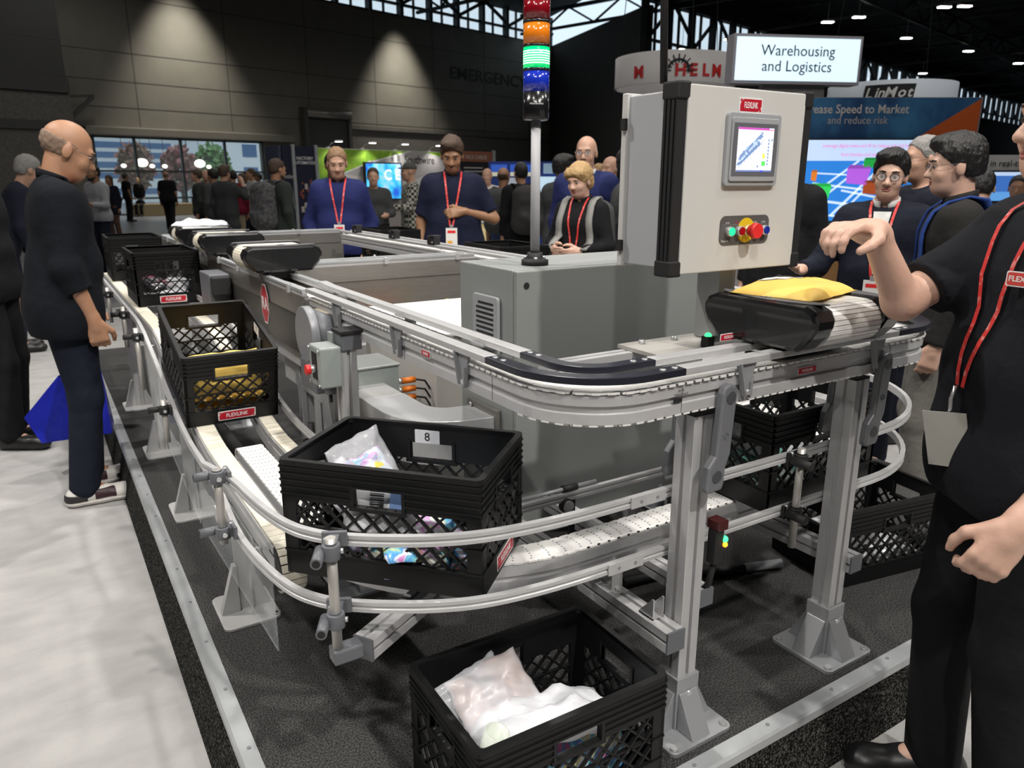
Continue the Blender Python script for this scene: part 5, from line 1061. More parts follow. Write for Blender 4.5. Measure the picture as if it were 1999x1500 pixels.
g = G(); F = Matrix.Rotation(af + .06, 4, 'Z') @ Matrix(((0, 0, 1, rB + .004), (1, 0, 0, 0), (0, 1, 0, 3.30), (0, 0, 0, 1)))
for k in range(9): a = R(22.5 * k); g.bar(F @ Vector((.12 * math.cos(a), .12 * math.sin(a), 0)), F @ Vector((.255 * math.cos(a), .255 * math.sin(a), 0)), .02, .003, INK, up=tuple(F.to_3x3() @ Vector((0, 0, 1))))
for k in range(24): a, b = R(180 * k / 24 - 10), R(180 * (k + 1) / 24 - 10); g.bar(F @ Vector((.17 * math.cos(a), .17 * math.sin(a), 0)), F @ Vector((.17 * math.cos(b), .17 * math.sin(b), 0)), .035, .003, INK, up=tuple(F.to_3x3() @ Vector((0, 0, 1))))
g.build('wheel_emblem', t); g = G()
for a in (0, 2.1, 4.2): g.cyl((rB * math.cos(a), rB * math.sin(a), z1), (rB * .2 * math.cos(a), rB * .2 * math.sin(a), 12.38), .008, TRUSS, 6)
g.build('cable', t)
# second hanging sign
c = Vector((10.9, 6.95, 0)); t = thing('oval_sign', 'curved white hanging sign reading LinMot on a black slanted plate', 'sign', (c.x, c.y, 0)); af = math.atan2(-6.95, -10.9); rB = .86
g = G(); g.lathe([(rB, 2.40), (rB, 2.87), (rB - .03, 2.87), (rB - .03, 2.40)], mat('pale sign cloth', (.50, .55, .62), .6), n=48); g.build('ring', t)
g = G(); F = Matrix.Rotation(af, 4, 'Z') @ Matrix(((0, 0, 1, rB + .004), (1, 0, 0, 0), (0, 1, 0, 2.70), (0, 0, 0, 1)))
for k in range(16):
    a0, a1 = -.42 + .74 * k / 16, -.42 + .74 * (k + 1) / 16
    vs = []
    for a in (a0, a1):
        for z in (2.58, 2.81): aa = af + a + (z - 2.58) * .16; vs.append(((rB + .006) * math.cos(aa), (rB + .006) * math.sin(aa), z))
    g.add(vs, [(0, 2, 3, 1)], INK)
g.build('plate', t)
g = G(); a = af - .33
for ch, st in zip('LinMot', (.115, .075, .125, .165, .115, .1)): F = Matrix.Rotation(a, 4, 'Z') @ Matrix(((0, 0, 1, rB + .009), (1, 0, 0, 0), (0, 1, 0, 2.70), (0, 0, 0, 1))); g.text(ch, .185, WHITE, F, 'CENTER', .002, .003, .25); a += st
g.build('lettering', t); g = G()
for a in (0, 2.1, 4.2): g.cyl((rB * math.cos(a), rB * math.sin(a), 2.87), (.1 * math.cos(a), .1 * math.sin(a), 12.38), .006, TRUSS, 6)
g.build('cable', t)
# kiosk at far right
K2 = fr((9.537, 4.63, 0), (.846, -.533, 0)); t = thing('info_kiosk', 'white kiosk header reading real-time above a blue screen behind the black polo man', 'kiosk'); g = G(); g.box((-.35, .02, -.2), (.7, 1.83, 0), mat('kiosk white', (.55, .54, .53), .6), K2); g.build('panel', t); lettering(t, 'in real-time', .10, INK, K2, .12, 1.735, .004)
g = G(); g.box((-.3, 1.30, .01), (.65, 1.66, .05), BLKM, K2); g.box((-.28, 1.32, .05), (.63, 1.64, .053), E('kiosk blue', (.05, .16, .5)), K2); g.box((-.28, 1.60, .053), (.63, 1.64, .055), E('kiosk pale', (.5, .65, .9)), K2); g.box((-.28, 1.32, .053), (.63, 1.42, .055), E('kiosk light', (.12, .35, .75)), K2); g.build('screen', t)
# ================================================================ PEOPLE
def _n(v): v = np.asarray(v, float); return v / (np.linalg.norm(v) + 1e-9)
class SDF:
    def __init__(s): s.p = []; s.clip = []; s.cut = []
    def cap(s, a, b, ra, rb=None, k=.03, sc=None, fr_=None, clip=None):
        s.p.append(('c', np.array(a, float), np.array(b, float), ra, ra if rb is None else rb, k, sc, fr_, clip)); return s
    def ell(s, c, r, k=.02, T=None, cut=False):
        q = ('e', np.array(c, float), np.array(r, float), np.eye(3) if T is None else T, k); (s.cut if cut else s.p).append(q); return s
    def ev1(s, q, X, Y, Z):
        if q[0] == 'e':
            _, c, r, T, k = q; x, y, z = X - c[0], Y - c[1], Z - c[2]
            u = [(x * T[0, i] + y * T[1, i] + z * T[2, i]) for i in range(3)]
            k0 = np.sqrt((u[0] / r[0]) ** 2 + (u[1] / r[1]) ** 2 + (u[2] / r[2]) ** 2) + 1e-6; k1 = np.sqrt((u[0] / r[0] ** 2) ** 2 + (u[1] / r[1] ** 2) ** 2 + (u[2] / r[2] ** 2) ** 2) + 1e-6
            return k0 * (k0 - 1) / k1
        _, a, b, ra, rb, k, sc, T, clip = q; x, y, z = X - a[0], Y - a[1], Z - a[2]; ba = b - a
        if sc is not None:   # flatten along the frame's y
            T = np.eye(3) if T is None else T; u = [(x * T[0, i] + y * T[1, i] + z * T[2, i]) for i in range(3)]; bb = T.T @ ba; u[1] = u[1] / sc; x, y, z = u; ba = bb
        h = np.clip((x * ba[0] + y * ba[1] + z * ba[2]) / (ba @ ba + 1e-9), 0, 1); d = np.sqrt((x - h * ba[0]) ** 2 + (y - h * ba[1]) ** 2 + (z - h * ba[2]) ** 2) - (ra + (rb - ra) * h)
        if sc is not None: d = d * min(1, sc)
        if clip is not None:
            for pt, nn in clip: d = np.maximum(d, (X - pt[0]) * nn[0] + (Y - pt[1]) * nn[1] + (Z - pt[2]) * nn[2])
        return d
    def bb(s, q):
        if q[0] == 'e': m = max(q[2]); return q[1] - m, q[1] + m
        m = max(q[3], q[4]); return np.minimum(q[1], q[2]) - m, np.maximum(q[1], q[2]) + m
    def at(s, P):
        P = np.atleast_2d(P); X, Y, Z = P[:, 0], P[:, 1], P[:, 2]; D = np.full(len(P), 1.0)
        for q in s.p: d = s.ev1(q, X, Y, Z); k = q[4] if q[0] == 'e' else q[5]; h = np.maximum(k - np.abs(D - d), 0) / k; D = np.minimum(D, d) - h * h * k / 4
        for pt, nn in s.clip: D = np.maximum(D, (X - pt[0]) * nn[0] + (Y - pt[1]) * nn[1] + (Z - pt[2]) * nn[2])
        return D
    def mesh(s, res):
        lo = np.min([s.bb(q)[0] for q in s.p], 0) - 3 * res; hi = np.max([s.bb(q)[1] for q in s.p], 0) + 3 * res
        n = np.ceil((hi - lo) / res).astype(int) + 1; D = np.full(n, .5, np.float32); ax = [(lo[i] + res * np.arange(n[i])).astype(np.float32) for i in range(3)]
        def sub(q, m):
            a, b = s.bb(q); i0 = np.maximum(0, np.floor((a - m - lo) / res).astype(int)); i1 = np.minimum(n, np.ceil((b + m - lo) / res).astype(int) + 1)
            sl = tuple(slice(i0[i], i1[i]) for i in range(3)); return sl, ax[0][sl[0]][:, None, None], ax[1][sl[1]][None, :, None], ax[2][sl[2]][None, None, :]
        for q in s.p:
            k = q[4] if q[0] == 'e' else q[5]; sl, X, Y, Z = sub(q, k + 2 * res); d = s.ev1(q, X, Y, Z).astype(np.float32); d = np.broadcast_to(d, D[sl].shape); o = D[sl]; h = np.maximum(k - np.abs(o - d), 0) / k; D[sl] = np.minimum(o, d) - h * h * k / 4
        for q in s.cut:
            sl, X, Y, Z = sub(q, .02); d = -s.ev1(q, X, Y, Z).astype(np.float32); o = D[sl]; k = q[4]; h = np.maximum(k - np.abs(o - d), 0) / k; D[sl] = np.maximum(o, d) + h * h * k / 4
        for pt, nn in s.clip: D = np.maximum(D, ((ax[0] - pt[0]) * nn[0])[:, None, None] + ((ax[1] - pt[1]) * nn[1])[None, :, None] + ((ax[2] - pt[2]) * nn[2])[None, None, :])
        return surface_nets(D, lo, res)
def surface_nets(D, lo, res):
    S_ = D < 0; n = D.shape; cn = (n[0] - 1, n[1] - 1, n[2] - 1); acc = np.zeros(cn + (3,), np.float32); cnt = np.zeros(cn, np.float32); faces = []
    I = np.arange(cn[0] * cn[1] * cn[2]).reshape(cn)
    for a in range(3):
        s0 = [slice(None)] * 3; s1 = [slice(None)] * 3; s0[a] = slice(0, -1); s1[a] = slice(1, None); A, B = S_[tuple(s0)], S_[tuple(s1)]; E = np.argwhere(A != B)
        if not len(E): continue
        b, c = (a + 1) % 3, (a + 2) % 3; ok = (E[:, b] > 0) & (E[:, b] < n[b] - 1) & (E[:, c] > 0) & (E[:, c] < n[c] - 1); E = E[ok]
        d0 = D[E[:, 0], E[:, 1], E[:, 2]]; E1 = E.copy(); E1[:, a] += 1; d1 = D[E1[:, 0], E1[:, 1], E1[:, 2]]; t = d0 / (d0 - d1); P = E.astype(np.float32); P[:, a] += t
        quad = []
        for db, dc in ((0, 0), (-1, 0), (-1, -1), (0, -1)):
            Cc = E.copy(); Cc[:, b] += db; Cc[:, c] += dc; f = I[Cc[:, 0], Cc[:, 1], Cc[:, 2]]; np.add.at(acc.reshape(-1, 3), f, P); np.add.at(cnt.reshape(-1), f, 1); quad.append(f)
        Q = np.stack(quad, 1); fl = d0 > 0; Q[fl] = Q[fl][:, ::-1]; faces.append(Q)
    F = np.concatenate(faces); u, inv = np.unique(F, return_inverse=True); V = acc.reshape(-1, 3)[u] / cnt.reshape(-1)[u][:, None]; return V * res + lo, inv.reshape(F.shape)
def np_obj(name, V, F, m, parent):
    me = bpy.data.meshes.new(name); me.vertices.add(len(V)); me.vertices.foreach_set('co', np.ascontiguousarray(V, np.float32).ravel()); me.loops.add(F.size); me.loops.foreach_set('vertex_index', F.ravel().astype(np.int32)); me.polygons.add(len(F)); me.polygons.foreach_set('loop_start', np.arange(0, F.size, 4, dtype=np.int32)); me.update(calc_edges=True)
    me.polygons.foreach_set('use_smooth', np.ones(len(F), bool)); me.materials.append(m); o = bpy.data.objects.new(name, me); COL.objects.link(o); o.parent = parent; return o
def skin_m(nm, c): return mat('skin ' + nm, c, .5, bump=.06, bump_scale=90)
SK1 = skin_m('fair', (.52, .30, .21)); SK2 = skin_m('tan', (.40, .21, .125)); SK3 = skin_m('olive', (.30, .155, .085)); SK4 = skin_m('pale', (.60, .37, .28)); SK5 = skin_m('brown', (.16, .075, .04))
def cloth(nm, c, **k): return mat('cloth ' + nm, c, .85, bump=.5, bump_scale=12, spec=.15, **k)
HAIRD = mat('hair black', (.008, .007, .007), .45, bump=.5, bump_scale=120, stretch=(1, 1, .25)); HAIRB = mat('hair brown', (.06, .032, .018), .5, bump=.5, bump_scale=120); HAIRG = mat('hair grey', (.26, .25, .24), .55, bump=.5, bump_scale=120); HAIRL = mat('hair blond', (.44, .28, .12), .5, bump=.5, bump_scale=120); HAIRS = mat('hair sandy', (.26, .15, .075), .5, bump=.5, bump_scale=120); STUB = mat('hair stubble', (.26, .17, .12), .75, col2=(.17, .12, .09), noise_scale=120)
LIP = mat('lips', (.36, .12, .095), .45); EYEW = mat('eye white', (.42, .38, .36), .35); IRIS = mat('iris', (.03, .018, .012), .2); LAN = mat('red lanyard ribbon', (.62, .035, .03), .55, col2=(.75, .45, .42), noise_scale=60, thr=(.55, .75)); BADGE = mat('badge card', (.80, .79, .77), .4); STEELG = mat('glasses metal', (.12, .12, .13), .35, .7); LENSM = mat('glasses lens', (.8, .85, .9), .05, alpha=.12)
def Rx(a): c, s_ = math.cos(a), math.sin(a); return np.array([[1, 0, 0], [0, c, -s_], [0, s_, c]])
def Rz(a): c, s_ = math.cos(a), math.sin(a); return np.array([[c, -s_, 0], [s_, c, 0], [0, 0, 1]])
def Ry(a): c, s_ = math.cos(a), math.sin(a); return np.array([[c, 0, s_], [0, 1, 0], [-s_, 0, c]])
def person(label, x, y, face, H=1.75, res=.012, skin=SK1, hair='short', hairm=HAIRB, topm=None, sleeve='long', hem=.90, loose=.016, botm=None, shoem=None, armR=None, armL=None, lean=0, twist=0, head=(0, 0, 0), feet=None, lan=False, badge=True, glasses=None, detail=False, girth=1.0, z0=0.0, fine=False, handR=None, handL=None, collar=None, cat='person', group=None, beard=None, backpack=None, seated=False, lan_c=0.0, skip_legs=False, shirt_front=None, headscale=1.0, female=False, trainers=False):
    s = H / 1.75; rt = thing('person', label, cat, (x, y, z0), R(face - 90), group); res = res
    topm = topm or cloth('black', (.012, .012, .014)); botm = botm or cloth('black', (.012, .012, .014)); shoem = shoem or mat('black shoe', (.010, .010, .011), .4)
    pel = np.array([0, 0, .95]); TL = Rz(R(twist)) @ Rx(-R(lean))
    def up(p): return pel + TL @ (np.asarray(p, float) - pel)
    body = SDF(); shirt = SDF(); pants = SDF(); sw = .175 * (0.9 if female else 1)
    HT = TL @ Rz(R(head[0])) @ Rx(-R(head[1])) @ Ry(R(head[2])); nb = up((0, -.015, 1.455)); Hc = up((0, .0, 1.53)) + HT @ np.array([0, .018, .085]); hs = headscale
    hp = lambda v: Hc + HT @ (np.array(v, float) * hs)
    # ---- torso
    tor = [((-.085, 0, 1.31), (.085, 0, 1.31), .112, .86), ((-.060, .012, 1.12), (.060, .012, 1.12), .110 * girth, .95), ((-.07, -.004, .97), (.07, -.004, .97), .112 * girth, .92)]
    if female: tor[0] = ((-.07, .012, 1.29), (.07, .012, 1.29), .110, .95)
    for a, b, r, sc in tor:
        body.cap(up(a), up(b), r, k=.06, sc=sc, fr_=TL); shirt.cap(up(a), up(b), r + loose, k=.07, sc=sc, fr_=TL)
    tz = sw - .04
    body.cap(up((-tz, -.01, 1.405)), up((tz, -.01, 1.405)), .060, k=.05); shirt.cap(up((-tz, -.01, 1.400)), up((tz, -.01, 1.400)), .060 + loose * .8, k=.06); shirt.cap(up((-.05, -.02, 1.44)), up((.05, -.02, 1.44)), .055, k=.05)
    body.cap(nb, hp((0, -.022, -.055)), .056, .053, k=.03)
    if hem < .9: shirt.cap(up((-.07, 0, hem + .06)), up((.07, 0, hem + .06)), .118 * girth + loose, k=.08, sc=.92, fr_=TL)
    # ---- arms
    for sg, arm, hd in ((1, armR, handR), (-1, armL, handL)):
        S0 = up((sg * sw, -.01, 1.395)); arm = arm or ((sg * .055, -.03, -.275), (sg * -.005, .06, -.245)); E = S0 + np.array(arm[0]); Wr = E + np.array(arm[1])
        body.cap(S0, E, .050, .040, k=.03); body.cap(E, Wr, .040, .027, k=.02)
        d = _n(hd[0] if hd else Wr - E); nn = np.array(hd[1] if hd else (-sg, 0, 0), float); nn = _n(nn - d * (nn @ d)); tt = np.cross(d, nn) * sg; curl = hd[2] if hd else 35
        if fine or detail:
            body.cap(Wr - d * .01, Wr + d * .03, .024, .026, k=.02); T_ = np.stack([tt, nn, d], 1); body.ell(Wr + d * .052, (.040, .017, .050), k=.018, T=T_)
            for off, ln, cu in ((.030, .070, 0), (.010, .078, 4), (-.011, .072, 8), (-.030, .057, 14)):
                p = Wr + d * .090 + tt * off; cd_ = d; body.cap(Wr + d * .05 + tt * off * .8, p, .0115, .0105, k=.008); r_ = .0098
                for j, f in enumerate((.45, .32, .26)):
                    a = R((curl + cu) * (1 if j else .7)); cd_ = cd_ * math.cos(a) + _n(nn - cd_ * (nn @ cd_)) * math.sin(a); q = p + cd_ * ln * f; body.cap(p, q, r_, r_ * .92, k=.006); p = q; r_ *= .92
            p = Wr + d * .022 + tt * .026; q = Wr + d * .062 + tt * .056 + nn * .018; body.cap(p, q, .015, .0125, k=.012); e = _n(d * .8 + tt * .1 + nn * .5); q2 = q + e * .030; body.cap(q, q2, .0118, .011, k=.008); body.cap(q2, q2 + _n(d * .8 - tt * .2 + nn * .5) * .024, .011, .009, k=.006)
        else:
            body.cap(Wr, Wr + d * .07, .026, .032, k=.02); e = _n(d + nn * math.tan(R(min(60, curl * .8)))); body.cap(Wr + d * .08, Wr + d * .08 + e * .06, .028, .018, k=.02); body.cap(Wr + d * .03 + tt * .02, Wr + d * .075 + tt * .045 + nn * .015, .014, .010, k=.012)
        lr = .058 if sleeve != 'jacket' else .066
        if sleeve == 'short':
            M_ = S0 + (E - S0) * .80; shirt.cap(S0, M_ + (M_ - S0) * .2, lr + .004, lr + .006, k=.05, clip=[(M_, _n(E - S0))])
        elif sleeve == 'roll':
            M_ = E + (Wr - E) * .42; shirt.cap(S0, E, lr, lr * .93, k=.05); shirt.cap(E, Wr, lr * .93, lr * .85, k=.03, clip=[(M_, _n(Wr - E))])
        else:
            M_ = E + (Wr - E) * .97; shirt.cap(S0, E, lr, lr * .90, k=.05); shirt.cap(E, Wr + (Wr - E) * .1, lr * .90, lr * .66, k=.03, clip=[(M_, _n(Wr - E))])
    # ---- legs
    feet = feet or ((-.10, .0), (.10, .0))
    shoe = SDF()
    for sg, ft in ((-1, feet[0]), (1, feet[1])):
        hip = np.array((sg * .085, 0, .915)); an = np.array((ft[0], ft[1] - .02, .085 + (ft[2] if len(ft) > 2 else 0))); 
        if seated: kn = np.array((sg * .11, .42, .50)); an = np.array((sg * .11, .44, .085)); hip = np.array((sg * .085, 0, .55 + .0))
        else:
            mid = (hip + an) / 2; L = np.linalg.norm(hip - an); bend = math.sqrt(max(0.0004, .4165 ** 2 - (L / 2) ** 2)) if L < .833 else .02; kn = mid + np.array((0, bend + .012, .01))
        body.cap(hip, kn, .084 * min(girth, 1.1), .055, k=.03); body.cap(kn, an, .054, .036, k=.02); body.cap(an, an + np.array((sg * .012, .13, -.055)), .036, .028, k=.02)
        pants.cap(hip, kn, .098 * min(girth, 1.12), .070, k=.04); pants.cap(kn, an - np.array((0, 0, .0)), .070, .066, k=.03, clip=[(an - np.array((0, 0, .05)), np.array((0, 0, -1.)))])
        t0 = an + np.array((0, -.045, -.045)); t1 = an + np.array((sg * .018, .165, -.052)); shoe.cap(t0, t1, .045, .040, k=.02); shoe.cap(an + np.array((0, -.02, -.02)), an + np.array((sg * .01, .07, -.045)), .046, .042, k=.02); shoe.ell(t1 + np.array((0, -.015, .005)), (.046, .06, .034), k=.02)
        shoe.clip = [((0, 0, min(an[2], .2) - .085 + .004), (0, 0, -1.))] if not shoe.clip else shoe.clip
    pz = .97 if not seated else .6
    if not seated: pants.cap((-.07, -.004, .95), (.07, -.004, .95), .122 * girth, k=.05, sc=.93); pants.cap((-.07, -.004, 1.02), (.07, -.004, 1.02), .112 * girth, k=.05, sc=.93, clip=[(np.array((0, 0, 1.04)), np.array((0, 0, 1.)))])
    else: pants.cap((-.07, 0, .56), (.07, 0, .56), .125, k=.05)
    # ---- head
    E_ = lambda c, r, k=.02: body.ell(hp(c), np.array(r) * hs, k=k, T=HT)
    E_((0, -.012, .035), (.074, .095, .088)); E_((0, .030, -.032), (.059, .064, .082), .03); E_((0, .045, -.082), (.040, .042, .034), .03)
    E_((.034, .062, -.028), (.026, .024, .026), .02); E_((-.034, .062, -.028), (.026, .024, .026), .02)
    body.cap(hp((-.034, .080, .026)), hp((.034, .080, .026)), .011, k=.02); body.cap(hp((0, .088, .006)), hp((0, .109, -.028)), .0085, .0125, k=.012)
    E_((.013, .098, -.031), (.009, .010, .008), .008); E_((-.013, .098, -.031), (.009, .010, .008), .008)
    for sg in (1, -1): E_((sg * .076, -.008, -.006), (.009, .020, .033), .008)
    if detail:
        for sg in (1, -1): body.ell(hp((sg * .031, .100, .008)), np.array((.017, .013, .010)) * hs, k=.008, T=HT, cut=True)
        body.ell(hp((0, .100, -.060)), np.array((.024, .010, .0035)) * hs, k=.008, T=HT, cut=True)
    V, F = body.mesh(res); rt.scale = (1, 1, 1); np_obj('body', V * s, F, skin, rt)
    # neck opening and hem of the top
    shirt.clip += [(up((0, 0, 1.478)), TL @ _n((0, .42, 1.))), (up((0, 0, hem)), TL @ np.array((0, 0, -1.)))]
    if seated: shirt.clip = [shirt.clip[0]]
    V, F = shirt.mesh(max(res, .007)); top_o = np_obj('jacket' if sleeve == 'jacket' else 'shirt', V * s, F, topm, rt)
    if not skip_legs:
        V, F = pants.mesh(max(res, .009)); np_obj('trousers', V * s, F, botm, rt)
        V, F = shoe.mesh(max(res * .8, .006)); sh_o = np_obj('shoes', V * s, F, shoem, rt)
        if trainers:
            for nm_, e_, m_, zz, yy_, hf_ in [(*k_, h_) for h_ in (0, 1) for k_ in (('sole', .005, mat('sole white', (.66, .63, .60), .5), (.004, .026), (-1, 1)), ('toe_trim', .003, mat('black toe trim', (.02, .02, .02), .5), (.026, .048), (.115, 1)), ('heel_trim', .003, mat('black toe trim', (.02, .02, .02), .5), (.028, .062), (-1, -.045)), ('side_panel', .003, mat('black maroon panel', (.03, .008, .012), .5), (.030, .075), (-.015, .075)))]:
                f_ = SDF(); f_.p = [(q_[0], q_[1], q_[2], q_[3] + e_, q_[4] + e_, *q_[5:]) if q_[0] == 'c' else (q_[0], q_[1], q_[2] + e_, *q_[3:]) for q_ in shoe.p[hf_ * 3:hf_ * 3 + 3]]; f_.clip = [((0, 0, zz[0]), (0, 0, -1.)), ((0, 0, zz[1]), (0, 0, 1.))]
                if yy_[0] > -1: f_.clip.append(((0, yy_[0] + (feet[0][1] + feet[1][1]) / 2, 0), (0, -1., 0)))
                if yy_[1] < 1: f_.clip.append(((0, yy_[1] + (feet[0][1] + feet[1][1]) / 2, 0), (0, 1., 0)))
                V, F = f_.mesh(.005); np_obj(nm_, V * s, F, m_, sh_o)
    # ---- hair
    if hair != 'bald':
        h = SDF(); hh = lambda c, r, k=.02: h.ell(hp(c), np.array(r) * hs, k=k, T=HT); cl = lambda p, nrm: h.clip.append((hp(p), HT @ _n(nrm)))
        if hair == 'ring':
            hh((0, -.016, .030), (.0765, .0965, .088)); cl((0, 0, .030), (0, .15, 1)); cl((0, .020, 0), (0, 1, -.15)); cl((0, 0, -.045), (0, -.2, -1))
        elif hair == 'short':
            hh((0, -.016, .042), (.081, .101, .092)); hh((0, -.06, -.01), (.068, .050, .06), .03); cl((0, .052, .052), (0, .80, -.60)); cl((0, 0, -.055), (0, -.1, -1))
        elif hair == 'full':
            hh((0, -.014, .048), (.087, .106, .100)); hh((.02, .05, .105), (.06, .05, .032), .03); hh((0, -.06, -.01), (.070, .052, .062), .03); cl((0, .066, .056), (0, .72, -.69)); cl((0, 0, -.05), (0, -.1, -1))
        elif hair == 'bob':
            hh((0, -.018, .045), (.092, .106, .098)); hh((0, -.055, -.02), (.083, .062, .075), .03); hh((.045, .055, .062), (.045, .036, .040), .03); hh((-.03, .058, .070), (.05, .034, .030), .03); cl((0, .070, .030), (0, .80, -.62)); cl((0, 0, -.075), (0, .05, -1))
        elif hair == 'long':
            hh((0, -.018, .045), (.086, .104, .096)); hh((0, -.06, -.06), (.082, .050, .15), .04); cl((0, .058, .048), (0, .80, -.60))
        elif hair == 'cap':
            hh((0, -.012, .052), (.084, .103, .080)); h.ell(hp((0, .095, .050)), np.array((.062, .062, .010)) * hs, k=.012, T=HT); cl((0, 0, .040), (0, 0, -1))
        V, F = h.mesh(max(res * .8, .006)); (None if hair == 'cap' else V.__iadd__(np.array([[noise.noise(Vector(v) * 55) * .0045, noise.noise(Vector(v) * 55 + Vector((9, 0, 0))) * .0045, noise.noise(Vector((v[0] * 70, v[1] * 70, v[2] * 18))) * .006] for v in V], V.dtype))); np_obj('cap' if hair == 'cap' else 'hair', V * s, F, hairm, rt)
    if beard:
        h = SDF(); h.ell(hp((0, .050, -.085)), np.array((.050, .048, .044)) * hs, T=HT); h.ell(hp((0, .03, -.06)), np.array((.063, .055, .05)) * hs, T=HT); h.clip = [(hp((0, 0, -.050)), HT @ _n((0, .3, 1))), (hp((0, 0, 0)), HT @ _n((0, -1, 0)))]
        V, F = h.mesh(.008); np_obj('beard', V * s, F, beard, rt)
    MH = Matrix.Translation(Vector(Hc * s)) @ Matrix([list(HT[0]) , list(HT[1]), list(HT[2])]).to_4x4() @ Matrix.Scale(s * hs, 4)
    if detail:
        for sg in (1, -1):
            q = G(); q.sph((sg * .031, .0790, .007), (.0112, .0098, .0068), EYEW, 14, 10, MH); e = q.build('eye', rt); q = G(); q.sph((sg * .031 + (.001), .0862, .0055), (.0072, .0045, .0066), IRIS, 10, 8, MH); q.build('iris', e)
            q = G(); q.tube([MH @ Vector((sg * .014, .0935, .028)), MH @ Vector((sg * .030, .0935, .033)), MH @ Vector((sg * .047, .082, .029))], .0035 * s, hairm if hair not in ('bald',) else HAIRG, 6); q.build('eyebrow', rt)
        q = G(); q.sph((0, .0885, -.056), (.023, .008, .0055), LIP, 14, 8, MH); q.sph((0, .0885, -.0645), (.020, .008, .006), LIP, 14, 8, MH); q.build('mouth', rt)
    if glasses:
        q = G(); rr = .021
        for sg in (1, -1):
            pts = [MH @ Vector((sg * .031 + (rr if glasses != 'rect' else rr * 1.1) * math.cos(a), .1015 - .004 * abs(math.cos(a)), .004 + rr * (.95 if glasses != 'rect' else .72) * math.sin(a))) for a in np.linspace(0, 2 * math.pi, 21)]; q.tube(pts, (.0024 if glasses == 'thick' else .0013) * s, HAIRD if glasses == 'thick' else STEELG, 6)
            q.tube([MH @ Vector((sg * .052, .096, .008)), MH @ Vector((sg * .074, .07, .010)), MH @ Vector((sg * .080, -.005, .012)), MH @ Vector((sg * .079, -.02, -.002))], .0014 * s, STEELG, 6)
        q.tube([MH @ Vector((-.010, .102, .008)), MH @ Vector((0, .106, .010)), MH @ Vector((.010, .102, .008))], .0014 * s, STEELG, 6); gl = q.build('glasses', rt); q = G()
        for sg in (1, -1): q.prism([(sg * .031 + rr * .95 * math.cos(a), .004 + rr * .85 * math.sin(a)) for a in np.linspace(0, 2 * math.pi, 17)[:-1]], .0995, .1005, LENSM, MH @ Matrix(((1, 0, 0, 0), (0, 0, 1, 0), (0, 1, 0, 0), (0, 0, 0, 1))))
        q.build('lens', gl)
    def surf(px, pz, guess=.45, off=.006):     # front surface of the top at (x, z)
        ysx = np.arange(guess, -.25, -.004); P = np.stack([np.full_like(ysx, px), ysx, np.full_like(ysx, pz)], 1); d = shirt.at(P); i = np.argmax(d < off * .6); return ysx[i] + off if (d < off * .6).any() else None
    if collar:
        q = G(); pts = []
        for a in np.linspace(-150, 150, 25): aa = R(a + 270 - 0); p = up((.066 * math.cos(R(a - 90)), -.008 - .066 * math.sin(R(a - 90)) * -1 * -1, 1.478 - .020 * math.cos(R(a)) * -1 * -1)); pts.append(Vector(p) * s)
        pts = [Vector(up((.064 * math.sin(R(a)), -.012 - .064 * math.cos(R(a)), 1.487 + .018 * math.cos(R(a))))) * s for a in np.linspace(-165, 165, 25)]
        q.sweep3([(-.006, -.024), (.004, -.022), (.002, .016), (-.004, .018)], pts, collar, True); q.build('collar', rt)
    if shirt_front is not None:
        q = G(); rows = []; zs = np.linspace(1.47, 1.12, 10)
        for z in zs:
            w_ = .004 + .042 * (z - 1.10) / .37; rows.append([(px_, z) for px_ in (-w_, 0, w_)])
        vs = []
        for row in rows:
            for px_, z in row: yy = surf(px_, z, off=.004); vs.append(Vector((px_, yy if yy is not None else .1, z)) * s)
        q.add(vs, [(3 * j + i, 3 * j + i + 1, 3 * j + 4 + i, 3 * j + 3 + i) for j in range(len(zs) - 1) for i in range(2)], shirt_front, True); q.build('shirt_front', rt)
    if lan:
        bz = lan if not isinstance(lan, bool) else 1.13
        q = G()
        for sg in (1, -1):
            pts = []; p0 = up((sg * .058, -.035, 1.497)); p1 = up((sg * .064, .02, 1.487)); pts = [p0, p1]; top = up((sg * .060, .05, 1.45))
            for k_ in np.linspace(0, 1, 12):
                px_ = top[0] + (lan_c + sg * .010 - top[0]) * k_; pz = top[2] + (bz - top[2]) * k_; yy = surf(px_, pz); pts.append(np.array((px_, yy if yy is not None else pts[-1][1], pz)))
            for i in range(3, len(pts)): pts[i][1] = max(pts[i][1], pts[i - 1][1] - .004)
            w_ = .0065; vs = []
            for p in pts: vs += [Vector((p[0] - w_, p[1], p[2])) * s, Vector((p[0] + w_, p[1], p[2])) * s]
            q.add(vs, [(2 * i, 2 * i + 1, 2 * i + 3, 2 * i + 2) for i in range(len(pts) - 1)], LAN, True)
        q.build('lanyard', rt)
        if badge:
            yy = (surf(lan_c, bz - .05) or .15) + .008; q = G(); q.box((lan_c - .042, yy, bz - .135), (lan_c + .042, yy + .004, bz - .012), BADGE, Matrix.Scale(s, 4)); bo_ = q.build('badge', rt); q = G(); q.box((lan_c - .03, yy + .004, bz - .05), (lan_c + .03, yy + .005, bz - .03), REDB, Matrix.Scale(s, 4)); q.build('badge_stripe', bo_); q = G(); q.box((lan_c - .005, yy + .004, bz - .125), (lan_c + .032, yy + .005, bz - .105), mat('badge orange', (.8, .4, .05), .5), Matrix.Scale(s, 4)); q.build('badge_print', bo_); q = G(); q.box((lan_c - .012, yy, bz - .012), (lan_c + .012, yy + .006, bz + .012), CHROME, Matrix.Scale(s, 4)); q.build('badge_clip', bo_)
